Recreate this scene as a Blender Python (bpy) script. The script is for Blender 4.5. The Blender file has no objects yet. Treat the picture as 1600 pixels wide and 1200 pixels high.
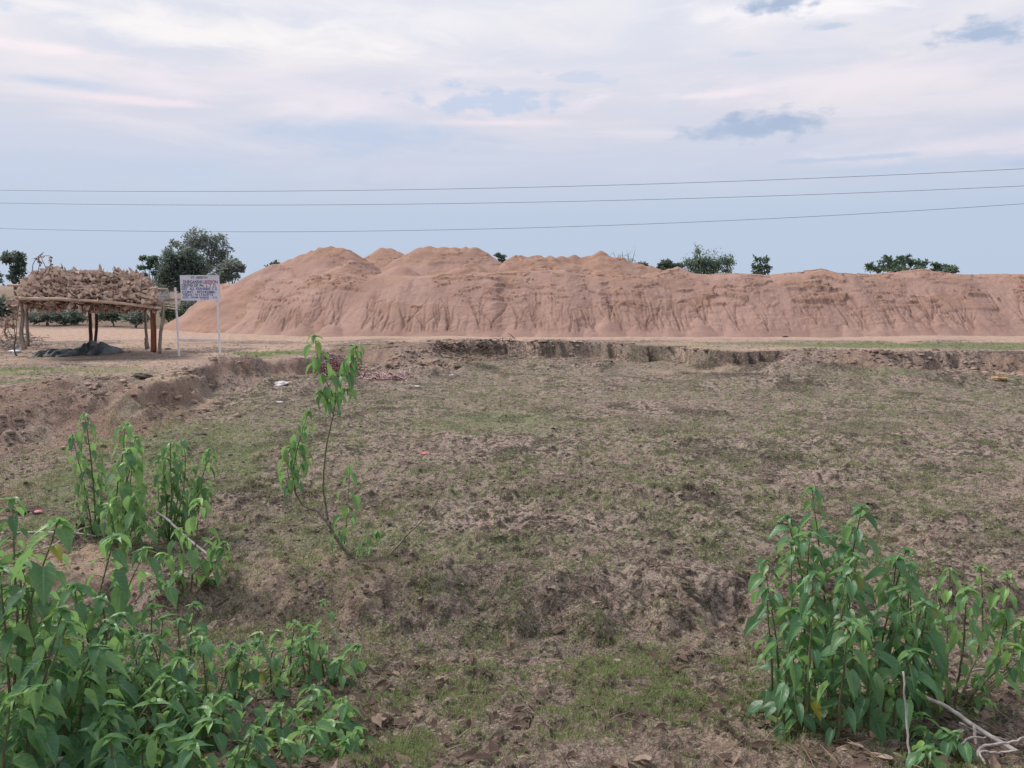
import bpy, math, random
import numpy as np
from mathutils import Vector, Matrix

random.seed(7)
rng = np.random.default_rng(11)
scene = bpy.context.scene
COL = scene.collection
PI = math.pi
R = math.radians

# ------------------------------------------------------------------ camera
EYE = 2.2                       # eye height above the level ground by the shelter
FPX = 1200.0                    # focal length in photo pixels (1600 wide)
PITCH = math.atan(155.0 / FPX)
cam_d = bpy.data.cameras.new('camera')
cam = bpy.data.objects.new('camera', cam_d)
COL.objects.link(cam)
cam.location = (0, 0, EYE)
cam.rotation_euler = (R(90) - PITCH, 0, 0)
cam_d.sensor_width = 36
cam_d.lens = 27.0
cam_d.clip_start = 0.05
cam_d.clip_end = 8000
scene.camera = cam


def ray(px, py):
    dx = (px - 800) / FPX
    v = (600 - py) / FPX
    d = Vector((dx, math.cos(PITCH) + v * math.sin(PITCH), -math.sin(PITCH) + v * math.cos(PITCH)))
    return d


def P(px, py, z=0.0):           # point of the level z seen at a photo pixel
    d = ray(px, py)
    t = (z - EYE) / d.z
    return Vector((d.x * t, d.y * t, z))


def PD(px, py, dist):           # point at ground distance dist (along y)
    d = ray(px, py)
    t = dist / d.y
    return Vector((d.x * t, d.y * t, EYE + d.z * t))


# ------------------------------------------------------------------ world
SUN_AZ = R(-62)                 # clockwise from +y
SUN_EL = R(50)
world = bpy.data.worlds.new('World')
scene.world = world
world.use_nodes = True
wt = world.node_tree
wt.nodes.clear()


class NB:                       # tiny node-expression builder
    def __init__(self, nt):
        self.nt = nt

    def new(self, t, **kw):
        n = self.nt.nodes.new(t)
        for k, v in kw.items():
            setattr(n, k, v)
        return n

    def link(self, a, b):
        self.nt.links.new(a, b)

    def put(self, sock, v):
        if isinstance(v, bpy.types.NodeSocket):
            self.link(v, sock)
        else:
            if hasattr(sock, 'default_value'):
                if isinstance(v, (tuple, list)) and len(v) == 3 and sock.type == 'RGBA':
                    v = (*v, 1)
                sock.default_value = v

    def m(self, op, a, b=None, c=None, clamp=False):
        n = self.new('ShaderNodeMath', operation=op, use_clamp=clamp)
        self.put(n.inputs[0], a)
        if b is not None: self.put(n.inputs[1], b)
        if c is not None: self.put(n.inputs[2], c)
        return n.outputs[0]

    def mix(self, f, a, b, mode='MIX'):
        n = self.new('ShaderNodeMix', data_type='RGBA', blend_type=mode)
        self.put(n.inputs[0], f)
        self.put(n.inputs[6], a)
        self.put(n.inputs[7], b)
        return n.outputs[2]

    def step(self, v, lo, hi, a=0.0, b=1.0, smooth=True):
        n = self.new('ShaderNodeMapRange')
        n.interpolation_type = 'SMOOTHSTEP' if smooth else 'LINEAR'
        self.put(n.inputs['Value'], v)
        for k, q in zip(('From Min', 'From Max', 'To Min', 'To Max'), (lo, hi, a, b)):
            self.put(n.inputs[k], q)
        return n.outputs[0]

    def noise(self, vec, scale=1.0, detail=4, rough=.55, dist=0.0):
        n = self.new('ShaderNodeTexNoise')
        if vec is not None: self.link(vec, n.inputs['Vector'])
        n.inputs['Scale'].default_value = scale
        n.inputs['Detail'].default_value = detail
        n.inputs['Roughness'].default_value = rough
        n.inputs['Distortion'].default_value = dist
        return n.outputs['Fac']

    def scale(self, vec, s, off=(0, 0, 0)):
        n = self.new('ShaderNodeMapping')
        self.link(vec, n.inputs[0])
        n.inputs['Scale'].default_value = s
        n.inputs['Location'].default_value = off
        return n.outputs[0]

    def ramp(self, f, stops):
        n = self.new('ShaderNodeValToRGB')
        self.put(n.inputs[0], f)
        cr = n.color_ramp
        while len(cr.elements) < len(stops): cr.elements.new(0.5)
        for e, (p, c) in zip(cr.elements, stops):
            e.position = p
            e.color = (*c, 1)
        return n.outputs[0]


def lin(r, g, b):               # sRGB 0-255 to linear
    def f(c):
        c /= 255.0
        return c / 12.92 if c <= .04045 else ((c + .055) / 1.055) ** 2.4
    return (f(r), f(g), f(b))


W = NB(wt)
tc = W.new('ShaderNodeTexCoord')
sp = W.new('ShaderNodeSeparateXYZ')
W.link(tc.outputs['Generated'], sp.inputs[0])
az = W.m('ARCTAN2', sp.outputs[0], sp.outputs[1])
el = W.m('ARCSINE', sp.outputs[2])
cb = W.new('ShaderNodeCombineXYZ')
W.link(az, cb.inputs[0]); W.link(el, cb.inputs[1])
ae = cb.outputs[0]
t = W.step(el, -0.02, 1.2, smooth=False)
skycol = W.ramp(t, [(0.0, lin(186, 202, 223)), (0.085, lin(187, 202, 224)), (0.14, lin(200, 207, 226)),
                    (0.19, lin(216, 215, 228)), (0.25, lin(226, 226, 236)), (0.32, lin(232, 234, 241)), (0.6, lin(214, 224, 242)), (1.0, lin(196, 212, 238))])
n1 = W.noise(W.scale(ae, (3.2, 15, 1)), 1.0, 6, .55, .6)
n2 = W.noise(W.scale(ae, (9, 30, 1), (3.3, 1.7, 0)), 1.0, 7, .6, .5)
n3 = W.noise(W.scale(ae, (26, 60, 1), (1.3, 4.7, 0)), 1.0, 5, .55)
hi = W.step(el, 0.09, 0.22)
f = W.m('MULTIPLY', W.step(n1, .46, .66), W.m('MULTIPLY', hi, .42))
c = W.mix(f, skycol, lin(248, 239, 240))
f = W.m('MULTIPLY', W.step(n2, .50, .72), W.m('MULTIPLY', hi, .22))
c = W.mix(f, c, lin(208, 217, 232))
f = W.m('MULTIPLY', W.step(n1, .55, .35), W.m('MULTIPLY', W.step(el, .08, .16), .45))
c = W.mix(f, c, lin(208, 216, 231))
blobs = [
    # px, py, half width, half height, colour, strength, raggedness
    (300, 48, 420, 46, (252, 247, 245), .8, .9), (60, 72, 240, 16, (252, 240, 242), .7, .7),
    (1240, 14, 300, 26, (253, 248, 250), .9, .9), (640, 30, 300, 40, (247, 243, 247), .5, .9),
    (520, 150, 420, 40, (238, 230, 240), .55, 1.), (1300, 130, 420, 36, (240, 231, 240), .6, 1.),
    (1480, 232, 260, 22, (236, 226, 236), .6, .9), (230, 158, 190, 9, (244, 229, 236), .8, .6),
    (790, 192, 190, 9, (242, 228, 236), .8, .6), (1120, 148, 170, 9, (246, 234, 240), .7, .7),
    (560, 214, 330, 34, (188, 203, 228), .85, .75), (180, 262, 300, 40, (190, 205, 229), .5, .8),
    (80, 127, 160, 15, (188, 204, 228), .9, .6), (775, 158, 140, 26, (192, 206, 230), .85, 1.1),
    (890, 122, 80, 14, (200, 211, 232), .7, 1.1), (1150, 204, 115, 18, (176, 192, 217), 1., .8),
    (1215, 192, 100, 30, (172, 188, 214), 1., .8), (1215, 8, 75, 20, (172, 188, 214), 1., .9),
    (1297, 41, 42, 8, (192, 205, 226), .8, .9), (1540, 50, 105, 25, (174, 190, 216), 1., .9),
    (1178, 84, 46, 6, (204, 214, 232), .8, .9), (1320, 248, 140, 6, (186, 202, 226), .8, .6),
    (1440, 263, 200, 9, (190, 204, 228), .7, .7), (1590, 256, 40, 9, (186, 200, 226), .9, .7),
    (8, 8, 22, 14, (214, 221, 238), .8, .8),
]
for px, py, hw, hh, colr, st, rg in blobs:
    d0 = ray(px, py).normalized(); d1 = ray(px + hw, py).normalized(); d2 = ray(px, py - hh).normalized()
    a0, e0 = math.atan2(d0.x, d0.y), math.asin(d0.z)
    ra = abs(math.atan2(d1.x, d1.y) - a0); re_ = abs(math.asin(d2.z) - e0)
    u = W.m('DIVIDE', W.m('SUBTRACT', az, a0), ra)
    v = W.m('DIVIDE', W.m('SUBTRACT', el, e0), re_)
    r = W.m('SQRT', W.m('ADD', W.m('MULTIPLY', u, u), W.m('MULTIPLY', v, v)))
    nn = n3 if hw < 160 else n2
    r = W.m('ADD', r, W.m('MULTIPLY', W.m('SUBTRACT', nn, .5), 3.0 * rg))
    soft = .8 if hw < 160 else 1.1
    f = W.m('MULTIPLY', W.step(r, 1.05, 1.05 - soft), st)
    c = W.mix(f, c, lin(*colr))
sky = W.new('ShaderNodeTexSky')
sky.sky_type = 'NISHITA'
sky.sun_disc = False
sky.sun_elevation = SUN_EL
sky.sun_rotation = SUN_AZ
sky.air_density = 1.5
sky.dust_density = 3.0
bg1 = W.new('ShaderNodeBackground'); bg1.inputs[1].default_value = 0.06
W.link(sky.outputs[0], bg1.inputs[0])
bg2 = W.new('ShaderNodeBackground'); bg2.inputs[1].default_value = 1.08
W.link(c, bg2.inputs[0])
mx = W.new('ShaderNodeMixShader'); mx.inputs[0].default_value = 0.93     # cloud and haze layer over the clear sky
W.link(bg1.outputs[0], mx.inputs[1]); W.link(bg2.outputs[0], mx.inputs[2])
wo = W.new('ShaderNodeOutputWorld')
W.link(mx.outputs[0], wo.inputs[0])

# ------------------------------------------------------------------ sun
sd = bpy.data.lights.new('sun', 'SUN')
sd.energy = 3.9
sd.angle = R(18)
sd.color = (1.0, .93, .86)
so = bpy.data.objects.new('sun', sd)
COL.objects.link(so)
sv = Vector((math.sin(SUN_AZ) * math.cos(SUN_EL), math.cos(SUN_AZ) * math.cos(SUN_EL), math.sin(SUN_EL)))
so.rotation_euler = sv.to_track_quat('Z', 'Y').to_euler()
so.location = (-20, 10, 20)

scene.view_settings.view_transform = 'Standard'
scene.view_settings.look = 'None'
scene.view_settings.exposure = 0.0
scene.view_settings.gamma = 1.0


# ------------------------------------------------------------------ numpy noise
def _hash(ix, iy, seed):
    n = (ix.astype(np.int64) * 374761393 + iy.astype(np.int64) * 668265263 + seed * 974634777) & 0xffffffff
    n = ((n ^ (n >> 13)) * 1274126177) & 0xffffffff
    n = n ^ (n >> 16)
    return (n & 0xffffff) / float(0x1000000)


def vn(x, y, seed=0):
    x = np.asarray(x, float); y = np.asarray(y, float)
    ix = np.floor(x); iy = np.floor(y)
    fx = x - ix; fy = y - iy
    fx = fx * fx * fx * (fx * (fx * 6 - 15) + 10); fy = fy * fy * fy * (fy * (fy * 6 - 15) + 10)
    a = _hash(ix, iy, seed); b = _hash(ix + 1, iy, seed); c_ = _hash(ix, iy + 1, seed); d = _hash(ix + 1, iy + 1, seed)
    return (a * (1 - fx) + b * fx) * (1 - fy) + (c_ * (1 - fx) + d * fx) * fy


def fbm(x, y, seed=0, o=4, g=.5):
    s = 0; a = 1; t_ = 0
    for k in range(o):
        s = s + a * vn(x, y, seed + k * 17); t_ += a
        x, y = (x * 1.62 - y * 1.18) + 3.1, (x * 1.18 + y * 1.62) - 7.7
        a *= g
    return s / t_


def ss(lo, hi_, v):
    q = np.clip((v - lo) / (hi_ - lo), 0, 1)
    return q * q * (3 - 2 * q)


def poly_dist(x, y, poly):      # positive inside
    x = np.asarray(x, float); y = np.asarray(y, float)
    best = np.full(x.shape, 1e9); ins = np.zeros(x.shape, bool)
    n = len(poly)
    for i in range(n):
        ax, ay = poly[i]; bx, by = poly[(i + 1) % n]
        dx, dy = bx - ax, by - ay
        L = dx * dx + dy * dy
        if L < 1e-9: continue
        t_ = np.clip(((x - ax) * dx + (y - ay) * dy) / L, 0, 1)
        d = (x - ax - t_ * dx) ** 2 + (y - ay - t_ * dy) ** 2
        best = np.minimum(best, d)
        if abs(dy) > 1e-9:
            cnd = ((ay > y) != (by > y)) & (x < dx * (y - ay) / dy + ax)
            ins ^= cnd
    return np.where(ins, 1, -1) * np.sqrt(best)


# ------------------------------------------------------------------ terrain function
FLOOR = -0.55
Tpx = [(-40, 624), (60, 612), (150, 602), (215, 604), (248, 612), (272, 604), (290, 590), (340, 578), (400, 567), (470, 562), (500, 556),
       (500, 547), (560, 544), (590, 536), (700, 533), (830, 536), (960, 536), (985, 541), (1060, 545), (1090, 550),
       (1140, 552), (1205, 554), (1225, 549), (1290, 546), (1400, 547), (1500, 550), (1600, 552), (1800, 556), (2300, 560)]
Bpx = [(0, 800), (60, 762), (120, 715), (200, 690), (255, 676), (292, 664), (300, 640), (330, 622), (372, 624), (420, 610), (470, 600), (500, 590),
       (540, 578), (620, 588), (690, 578), (720, 560), (800, 558), (900, 560), (960, 562), (1010, 558), (1070, 562), (1085, 574),
       (1130, 579), (1205, 580), (1240, 584), (1330, 582), (1420, 576), (1600, 582), (1800, 590), (2300, 596)]
T = [tuple(P(*q, 0)[:2]) for q in Tpx]
B = [tuple(P(*q, FLOOR)[:2]) for q in Bpx]
T = [(-14, -8), (-13, 8)] + T + [(60, 20), (60, -8)]
B = [(-9, -8), (-7.6, 6)] + B + [(58, 18), (58, -8)]


def basin(x, y):
    far_ = ss(14, 20, y)
    wx = x + (fbm(x * 1.1, y * 1.1, 3, 3) - .5) * .9 + (fbm(x * 4, y * 4, 5, 2) - .5) * .25
    wy = y + (fbm(x * .9, y * .9, 9, 3) - .5) * 1.1 + (fbm(x * 4, y * 4, 8, 2) - .5) * .3 + far_ * (fbm(x * .33, y * .2, 12, 3) - .5) * 2.2 * (1 - .85 * np.exp(-((x - 7.6) / 2.2) ** 2))
    return poly_dist(wx, wy, T), poly_dist(wx, wy, B)


GREENS = ((1430, 539, 6.5, 1.6, 0, .9), (1580, 541, 4, 1.6, 0, .8), (1230, 541, 4, .9, 0, .5), (430, 553, 1.5, 1.6, 0, 1), (560, 542, 1.2, .8, 0, .9), (230, 740, 1.7, 2.4, FLOOR, .55), (330, 685, 2.0, 2.2, FLOOR, .45),
          (60, 580, 3., 1.2, 0, .5), (20, 600, 2, 1, 0, .5), (1530, 592, 3.5, .7, FLOOR, .5), (780, 660, 2.2, 1.6, FLOOR, .35), (100, 815, 1.0, .5, FLOOR, .7), (520, 840, 1.2, .6, FLOOR, .4), (700, 855, 1.8, .35, FLOOR, .3))


def height(x, y, fine=True):
    x = np.asarray(x, float); y = np.asarray(y, float)
    far_ = ss(14, 20, y)
    dT, dB = basin(x, y)
    u = np.where(dT <= 0, 0, np.where(dB >= 0, 1, dT / np.maximum(dT - dB, 1e-4)))
    u = np.clip(u * 1.15 - .06, 0, 1)
    us = u * u * (3 - 2 * u)
    soft_ = ss(.42, .62, fbm(x * .28, y * .1, 15, 2)) * far_
    us = us * (1 - .35 * soft_ * ss(2.6, .4, dB))
    rim = np.exp(-(dT + .25) ** 2 / .5) * .10 * (dT < 1.5)
    h = FLOOR * us + rim * (fbm(x * .5, y * .5, 21, 2) - .2) * 1.4
    # cave-like undercut end and heaped spoil beside it on the far bank
    for (q, z0, rx, ry, a) in ((P(1270, 572, -.3), 0, 1.3, .8, .34), (P(1390, 580, -.4), 0, 2.2, .6, .16), (P(1000, 572, -.4), 0, 2.2, .7, .10),
                               (P(640, 566, -.4), 0, 1.5, 1.0, .25), (P(1250, 598, -.5), 0, 2.6, .6, .26), (P(1500, 598, -.5), 0, 2.4, .6, .34),
                               (P(1130, 592, -.5), 0, 1.8, .5, .2), (P(900, 575, -.5), 0, 2.2, .5, .22), (P(760, 552, 0), 0, .9, .4, .12),
                               (P(60, 622, 0), 0, 2.0, 2.0, .22), (P(190, 612, 0), 0, 1.5, 1.6, .20), (P(350, 576, 0), 0, 1.6, 1.2, .22), (P(430, 572, 0), 0, 1.1, 1., .16)):
        e = ((x - q.x) / rx) ** 2 + ((y - q.y) / ry) ** 2
        h = h + a * np.exp(-e * 1.2) * (0.6 + .8 * fbm(x * 1.5, y * 2, 31, 3))
    # ground where the photographer stands: a small drop, a trough, then a rise
    yy = y + (fbm(x * .8, y * .8, 41, 3) - .5) * 1.1 + (vn(x * 3, y * 3, 44) - .5) * .25
    drop = ss(7.0, 6.45, yy)
    n_ = -.30 * drop + 1.45 * np.clip(1 - np.maximum(y, -3) / 6.0, 0, 1.3)
    h = h + n_ * (y < 9)
    # low field bunds beyond the shelter
    for yb, a, wd in ((47, .32, .9), (58, .42, 1.2), (74, .5, 1.6), (98, .55, 2.2)):
        m_ = ss(-9, -13, x) * a
        h = h + m_ * np.exp(-((y - yb - 2 * (fbm(x * .05, y * 0, 50, 2) - .5)) / wd) ** 2)
    # broad unevenness
    far = ss(40, 90, np.hypot(x, y))
    h = h + (fbm(x * .22, y * .22, 60, 3) - .5) * (.16 + .9 * far)
    if fine:
        r_ = np.hypot(x, y)
        lump = (fbm(x * 1.7, y * 1.7, 70, 3) - .5) * .07
        cl = fbm(x * 6, y * 6, 75, 3)
        clod = np.clip(cl - .52, 0, 1) * .15 * ss(26, 8, r_)
        tiny = (fbm(x * 22, y * 22, 80, 2) - .5) * .022
        slope = np.clip(us * (1 - us) * 4, 0, 1)
        rough = .55 + .8 * us + .9 * slope
        path = ss(-.5, -2, dT) * ss(34, 31, y)
        rough = rough * (1 - .65 * path)
        h = h + (lump + clod + tiny) * rough * ss(60, 30, r_)
        h = h + slope * (fbm(x * 3.3, y * 1.4, 90, 3) - .5) * .28 * (y > 7.5)
        h = h + ss(.55, .75, fbm(x * .9, y * .9, 95, 2)) * us * clod * .5
    return h


def H(x, y):
    return float(height(np.array([x]), np.array([y]), True)[0])


def G(px, py):                  # where a photo pixel meets the terrain
    d = ray(px, py)
    ts = np.linspace(2, 70, 1400)
    xs = d.x * ts; ys = d.y * ts; zs = EYE + d.z * ts
    hs = height(xs, ys, True)
    k = np.argmax(zs < hs)
    return Vector((xs[k], ys[k], hs[k]))


# ------------------------------------------------------------------ object helpers
def setp(o, label=None, cat=None, group=None, kind=None):
    if label: o['label'] = label
    if cat: o['category'] = cat
    if group: o['group'] = group
    if kind: o['kind'] = kind
    return o


def thing(name, loc, label, cat, group=None):
    o = bpy.data.objects.new(name, None)
    o.empty_display_size = .3
    COL.objects.link(o)
    o.location = loc
    return setp(o, label, cat, group)


def link_mesh(name, verts, faces, mat, parent=None, smooth=True, attrs=None, loc=None):
    v = np.asarray(verts, dtype=np.float32).reshape(-1, 3)
    off = Vector((0, 0, 0))
    if parent is not None:
        off = Vector(parent.location)
        pp = parent.parent
        while pp is not None:
            off += Vector(pp.location); pp = pp.parent
    elif loc is not None:
        off = Vector(loc)
    v = v - np.array(off, dtype=np.float32)
    me = bpy.data.meshes.new(name)
    if isinstance(faces, np.ndarray):
        nf, k = faces.shape
        me.vertices.add(len(v)); me.vertices.foreach_set('co', v.ravel())
        me.loops.add(nf * k); me.loops.foreach_set('vertex_index', faces.astype(np.int32).ravel())
        me.polygons.add(nf)
        me.polygons.foreach_set('loop_start', np.arange(0, nf * k, k, dtype=np.int32))
        me.polygons.foreach_set('loop_total', np.full(nf, k, dtype=np.int32))
        me.update(calc_edges=True)
    else:
        me.from_pydata(v.tolist(), [], faces)
        me.update()
    if smooth:
        me.polygons.foreach_set('use_smooth', np.ones(len(me.polygons), dtype=bool))
    if attrs:
        for k, a in attrs.items():
            at = me.attributes.new(k, 'FLOAT', 'POINT')
            at.data.foreach_set('value', np.asarray(a, dtype=np.float32))
    me.materials.append(mat)
    o = bpy.data.objects.new(name, me)
    COL.objects.link(o)
    if parent is not None:
        o.parent = parent
    elif loc is not None:
        o.location = loc
    return o


class MB:
    def __init__(self):
        self.v = []; self.f = []; self.a = {}

    def add(self, vs, fs, **at):
        k = len(self.v)
        self.v.extend([tuple(q) for q in vs])
        self.f.extend([tuple(i + k for i in q) for q in fs])
        for n_, val in at.items():
            l = self.a.setdefault(n_, [])
            l.extend([0] * (k - len(l)))
            l.extend(val if isinstance(val, (list, tuple)) else [val] * len(vs))

    def tube(self, pts, rad, sides=6, **at):
        pts = [Vector(p) for p in pts]
        n = len(pts)
        if not isinstance(rad, (list, tuple)): rad = [rad] * n
        vs = []; fs = []
        up = Vector((.13, .27, .95)).normalized()
        for i, p in enumerate(pts):
            d = (pts[min(i + 1, n - 1)] - pts[max(i - 1, 0)])
            if d.length < 1e-7: d = Vector((0, 0, 1))
            d.normalize()
            a = d.cross(up)
            if a.length < .1: a = d.cross(Vector((1, 0, 0)))
            a.normalize(); b = d.cross(a)
            for s in range(sides):
                w = 2 * PI * s / sides
                vs.append(p + (a * math.cos(w) + b * math.sin(w)) * rad[i])
        for i in range(n - 1):
            for s in range(sides):
                s2 = (s + 1) % sides
                fs.append((i * sides + s, i * sides + s2, (i + 1) * sides + s2, (i + 1) * sides + s))
        fs.append(tuple(range(sides))[::-1]); fs.append(tuple((n - 1) * sides + s for s in range(sides)))
        self.add(vs, fs, **at)

    def box(self, c, s, rot=0, tilt=0):
        c = Vector(c)
        m_ = Matrix.Rotation(rot, 3, 'Z') @ Matrix.Rotation(tilt, 3, 'X')
        vs = [c + m_ @ Vector((x * s[0] / 2, y * s[1] / 2, z * s[2] / 2)) for x in (-1, 1) for y in (-1, 1) for z in (-1, 1)]
        self.add(vs, [(0, 1, 3, 2), (4, 6, 7, 5), (0, 4, 5, 1), (2, 3, 7, 6), (0, 2, 6, 4), (1, 5, 7, 3)])

    def build(self, name, mat, parent=None, smooth=True, loc=None):
        at = {}
        for k, l in self.a.items():
            l.extend([0] * (len(self.v) - len(l)))
            at[k] = l
        return link_mesh(name, self.v, self.f, mat, parent, smooth, at, loc)


def wob(pts, n=4, amp=.01):     # resample a polyline smoothly and add a small wobble
    pts = [Vector(p) for p in pts]
    if len(pts) == 2: pts = [pts[0], (pts[0] + pts[1]) / 2 + Vector((random.uniform(-1, 1), random.uniform(-1, 1), random.uniform(-1, 1))) * amp, pts[1]]
    out = []
    m_ = len(pts)
    for i in range(m_ - 1):
        p0 = pts[max(i - 1, 0)]; p1 = pts[i]; p2 = pts[i + 1]; p3 = pts[min(i + 2, m_ - 1)]
        for k in range(n):
            t_ = k / n
            q = .5 * ((2 * p1) + (p2 - p0) * t_ + (2 * p0 - 5 * p1 + 4 * p2 - p3) * t_ ** 2 + (3 * p1 - p0 - 3 * p2 + p3) * t_ ** 3)
            out.append(q + Vector((random.uniform(-1, 1), random.uniform(-1, 1), random.uniform(-1, 1))) * amp * .3)
    out.append(pts[-1])
    return out


# ------------------------------------------------------------------ materials
def new_mat(name):
    m_ = bpy.data.materials.new(name)
    m_.use_nodes = True
    m_.node_tree.nodes.clear()
    b = NB(m_.node_tree)
    bs = b.new('ShaderNodeBsdfPrincipled')
    out = b.new('ShaderNodeOutputMaterial')
    b.link(bs.outputs[0], out.inputs[0])
    bs.inputs['Roughness'].default_value = .9
    bs.inputs['Specular IOR Level'].default_value = .25
    return m_, b, bs, out


def attr(b, n_):
    a = b.new('ShaderNodeAttribute'); a.attribute_name = n_
    return a.outputs['Fac']


def objco(b):
    return b.new('ShaderNodeTexCoord').outputs['Object']


def simple(name, c1, c2, scale=8, rough=.85, bump=.3, spec=.25, stretch=(1, 1, 1), bd=.01, metallic=0):
    m_, b, bs, out = new_mat(name)
    v = b.scale(objco(b), stretch)
    n_ = b.noise(v, scale, 6, .6)
    b.put(bs.inputs['Base Color'], b.mix(b.step(n_, .35, .65), c1, c2))
    bs.inputs['Roughness'].default_value = rough
    bs.inputs['Specular IOR Level'].default_value = spec
    bs.inputs['Metallic'].default_value = metallic
    bm = b.new('ShaderNodeBump'); bm.inputs['Strength'].default_value = bump; bm.inputs['Distance'].default_value = bd
    b.link(b.noise(v, scale * 3, 5, .65), bm.inputs['Height'])
    b.link(bm.outputs[0], bs.inputs['Normal'])
    return m_


def ground_material():
    m_, b, bs, out = new_mat('earth')
    v = objco(b)
    green, sand, dark, dry = attr(b, 'green'), attr(b, 'sand'), attr(b, 'dark'), attr(b, 'dry')
    nA = b.noise(v, .9, 6, .6)
    nB = b.noise(v, 4.5, 7, .68)
    nC = b.noise(b.scale(v, (1, 1, 1), (5, 9, 0)), 16, 6, .7)
    nD = b.noise(b.scale(v, (1, 1, 1), (15, 2, 0)), 55, 4, .7)
    nE = b.noise(b.scale(v, (1, 1, 1), (2, 12, 0)), 8, 6, .7, .8)
    base = b.mix(b.step(nB, .38, .62), (.25, .182, .158), (.52, .385, .335))
    base = b.mix(b.m('MULTIPLY', b.step(nC, .5, .66), .7), base, (.62, .48, .41))
    base = b.mix(b.m('MULTIPLY', b.step(nE, .52, .46), .95), base, (.070, .054, .045))
    base = b.mix(b.m('MULTIPLY', b.step(nC, .47, .40), .85), base, (.10, .082, .066))
    base = b.mix(b.m('MULTIPLY', b.step(nA, .52, .70), .25), base, (.33, .20, .135))
    # sandy bare tracks
    sc = b.mix(b.step(nB, .3, .7), (.42, .29, .22), (.56, .40, .31))
    sc = b.mix(b.m('MULTIPLY', b.step(nC, .52, .4), .35), sc, (.25, .17, .125))
    base = b.mix(b.m('MULTIPLY', sand, b.step(nB, .3, .5, .55, 1)), base, sc)
    # dark ground: crusted clods, mud, and shade painted in at the bank cave
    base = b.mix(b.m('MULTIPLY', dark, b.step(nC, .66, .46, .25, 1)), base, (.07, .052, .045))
    # dry brown grass mat
    dc = b.mix(b.step(nD, .38, .62), (.165, .12, .098), (.47, .36, .295))
    base = b.mix(b.m('MULTIPLY', dry, b.step(nE, .36, .52)), base, dc)
    rust = attr(b, 'rust')
    lush = attr(b, 'lush')
    base = b.mix(b.m('MULTIPLY', rust, b.step(nE, .40, .55, .35, 1)), base, b.mix(b.step(nD, .38, .62), (.16, .10, .076), (.40, .27, .21)))
    # short green growth
    gc = b.mix(b.step(nD, .35, .65), (.075, .092, .045), (.255, .265, .15))
    gf = b.m('MULTIPLY', green, b.m('MULTIPLY', b.step(b.m('ADD', nC, b.m('MULTIPLY', nB, .6)), .76, .90), .85))
    base = b.mix(gf, base, gc)
    base = b.mix(b.m('MULTIPLY', lush, b.step(nB, .36, .52, .25, 1)), base, b.mix(b.step(nD, .35, .65), (.085, .125, .045), (.25, .31, .13)))
    base = b.mix(b.m('MULTIPLY', b.step(nD, .57, .67), .4), base, (.64, .55, .47))
    b.put(bs.inputs['Base Color'], base)
    bs.inputs['Roughness'].default_value = 1
    bs.inputs['Specular IOR Level'].default_value = .1
    h = b.m('ADD', b.m('MULTIPLY', nB, 1.6), b.m('ADD', nC, b.m('MULTIPLY', nD, .45)))
    bm = b.new('ShaderNodeBump'); bm.inputs['Strength'].default_value = 1.0; bm.inputs['Distance'].default_value = .05
    b.link(h, bm.inputs['Height']); b.link(bm.outputs[0], bs.inputs['Normal'])
    return m_


def sand_material():
    m_, b, bs, out = new_mat('sand')
    v = objco(b)
    crust = attr(b, 'crust')
    nA = b.noise(v, .5, 5, .6)
    nB = b.noise(v, 3.2, 7, .66)
    nC = b.noise(b.scale(v, (1, .35, 1)), 18, 6, .7)
    base = b.mix(b.step(nA, .35, .65), (.325, .208, .170), (.385, .252, .207))
    base = b.mix(b.m('MULTIPLY', b.step(nB, .44, .64), .45), base, (.29, .172, .145))
    base = b.mix(b.m('MULTIPLY', crust, .75), base, b.mix(b.step(nB, .35, .65), (.265, .155, .108), (.385, .24, .172)))
    base = b.mix(b.m('MULTIPLY', b.step(nC, .50, .66), .30), base, (.24, .145, .115))
    base = b.mix(b.m('MULTIPLY', attr(b, 'damp_shade'), .8), base, (.13, .072, .052))  # damp sand and dark fines, plus undercut shade painted at slab breaks
    b.put(bs.inputs['Base Color'], base)
    bs.inputs['Roughness'].default_value = 1
    bs.inputs['Specular IOR Level'].default_value = .1
    bm = b.new('ShaderNodeBump'); bm.inputs['Strength'].default_value = .6; bm.inputs['Distance'].default_value = .06
    b.link(b.m('ADD', nB, b.m('MULTIPLY', nC, .6)), bm.inputs['Height']); b.link(bm.outputs[0], bs.inputs['Normal'])
    return m_


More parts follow.
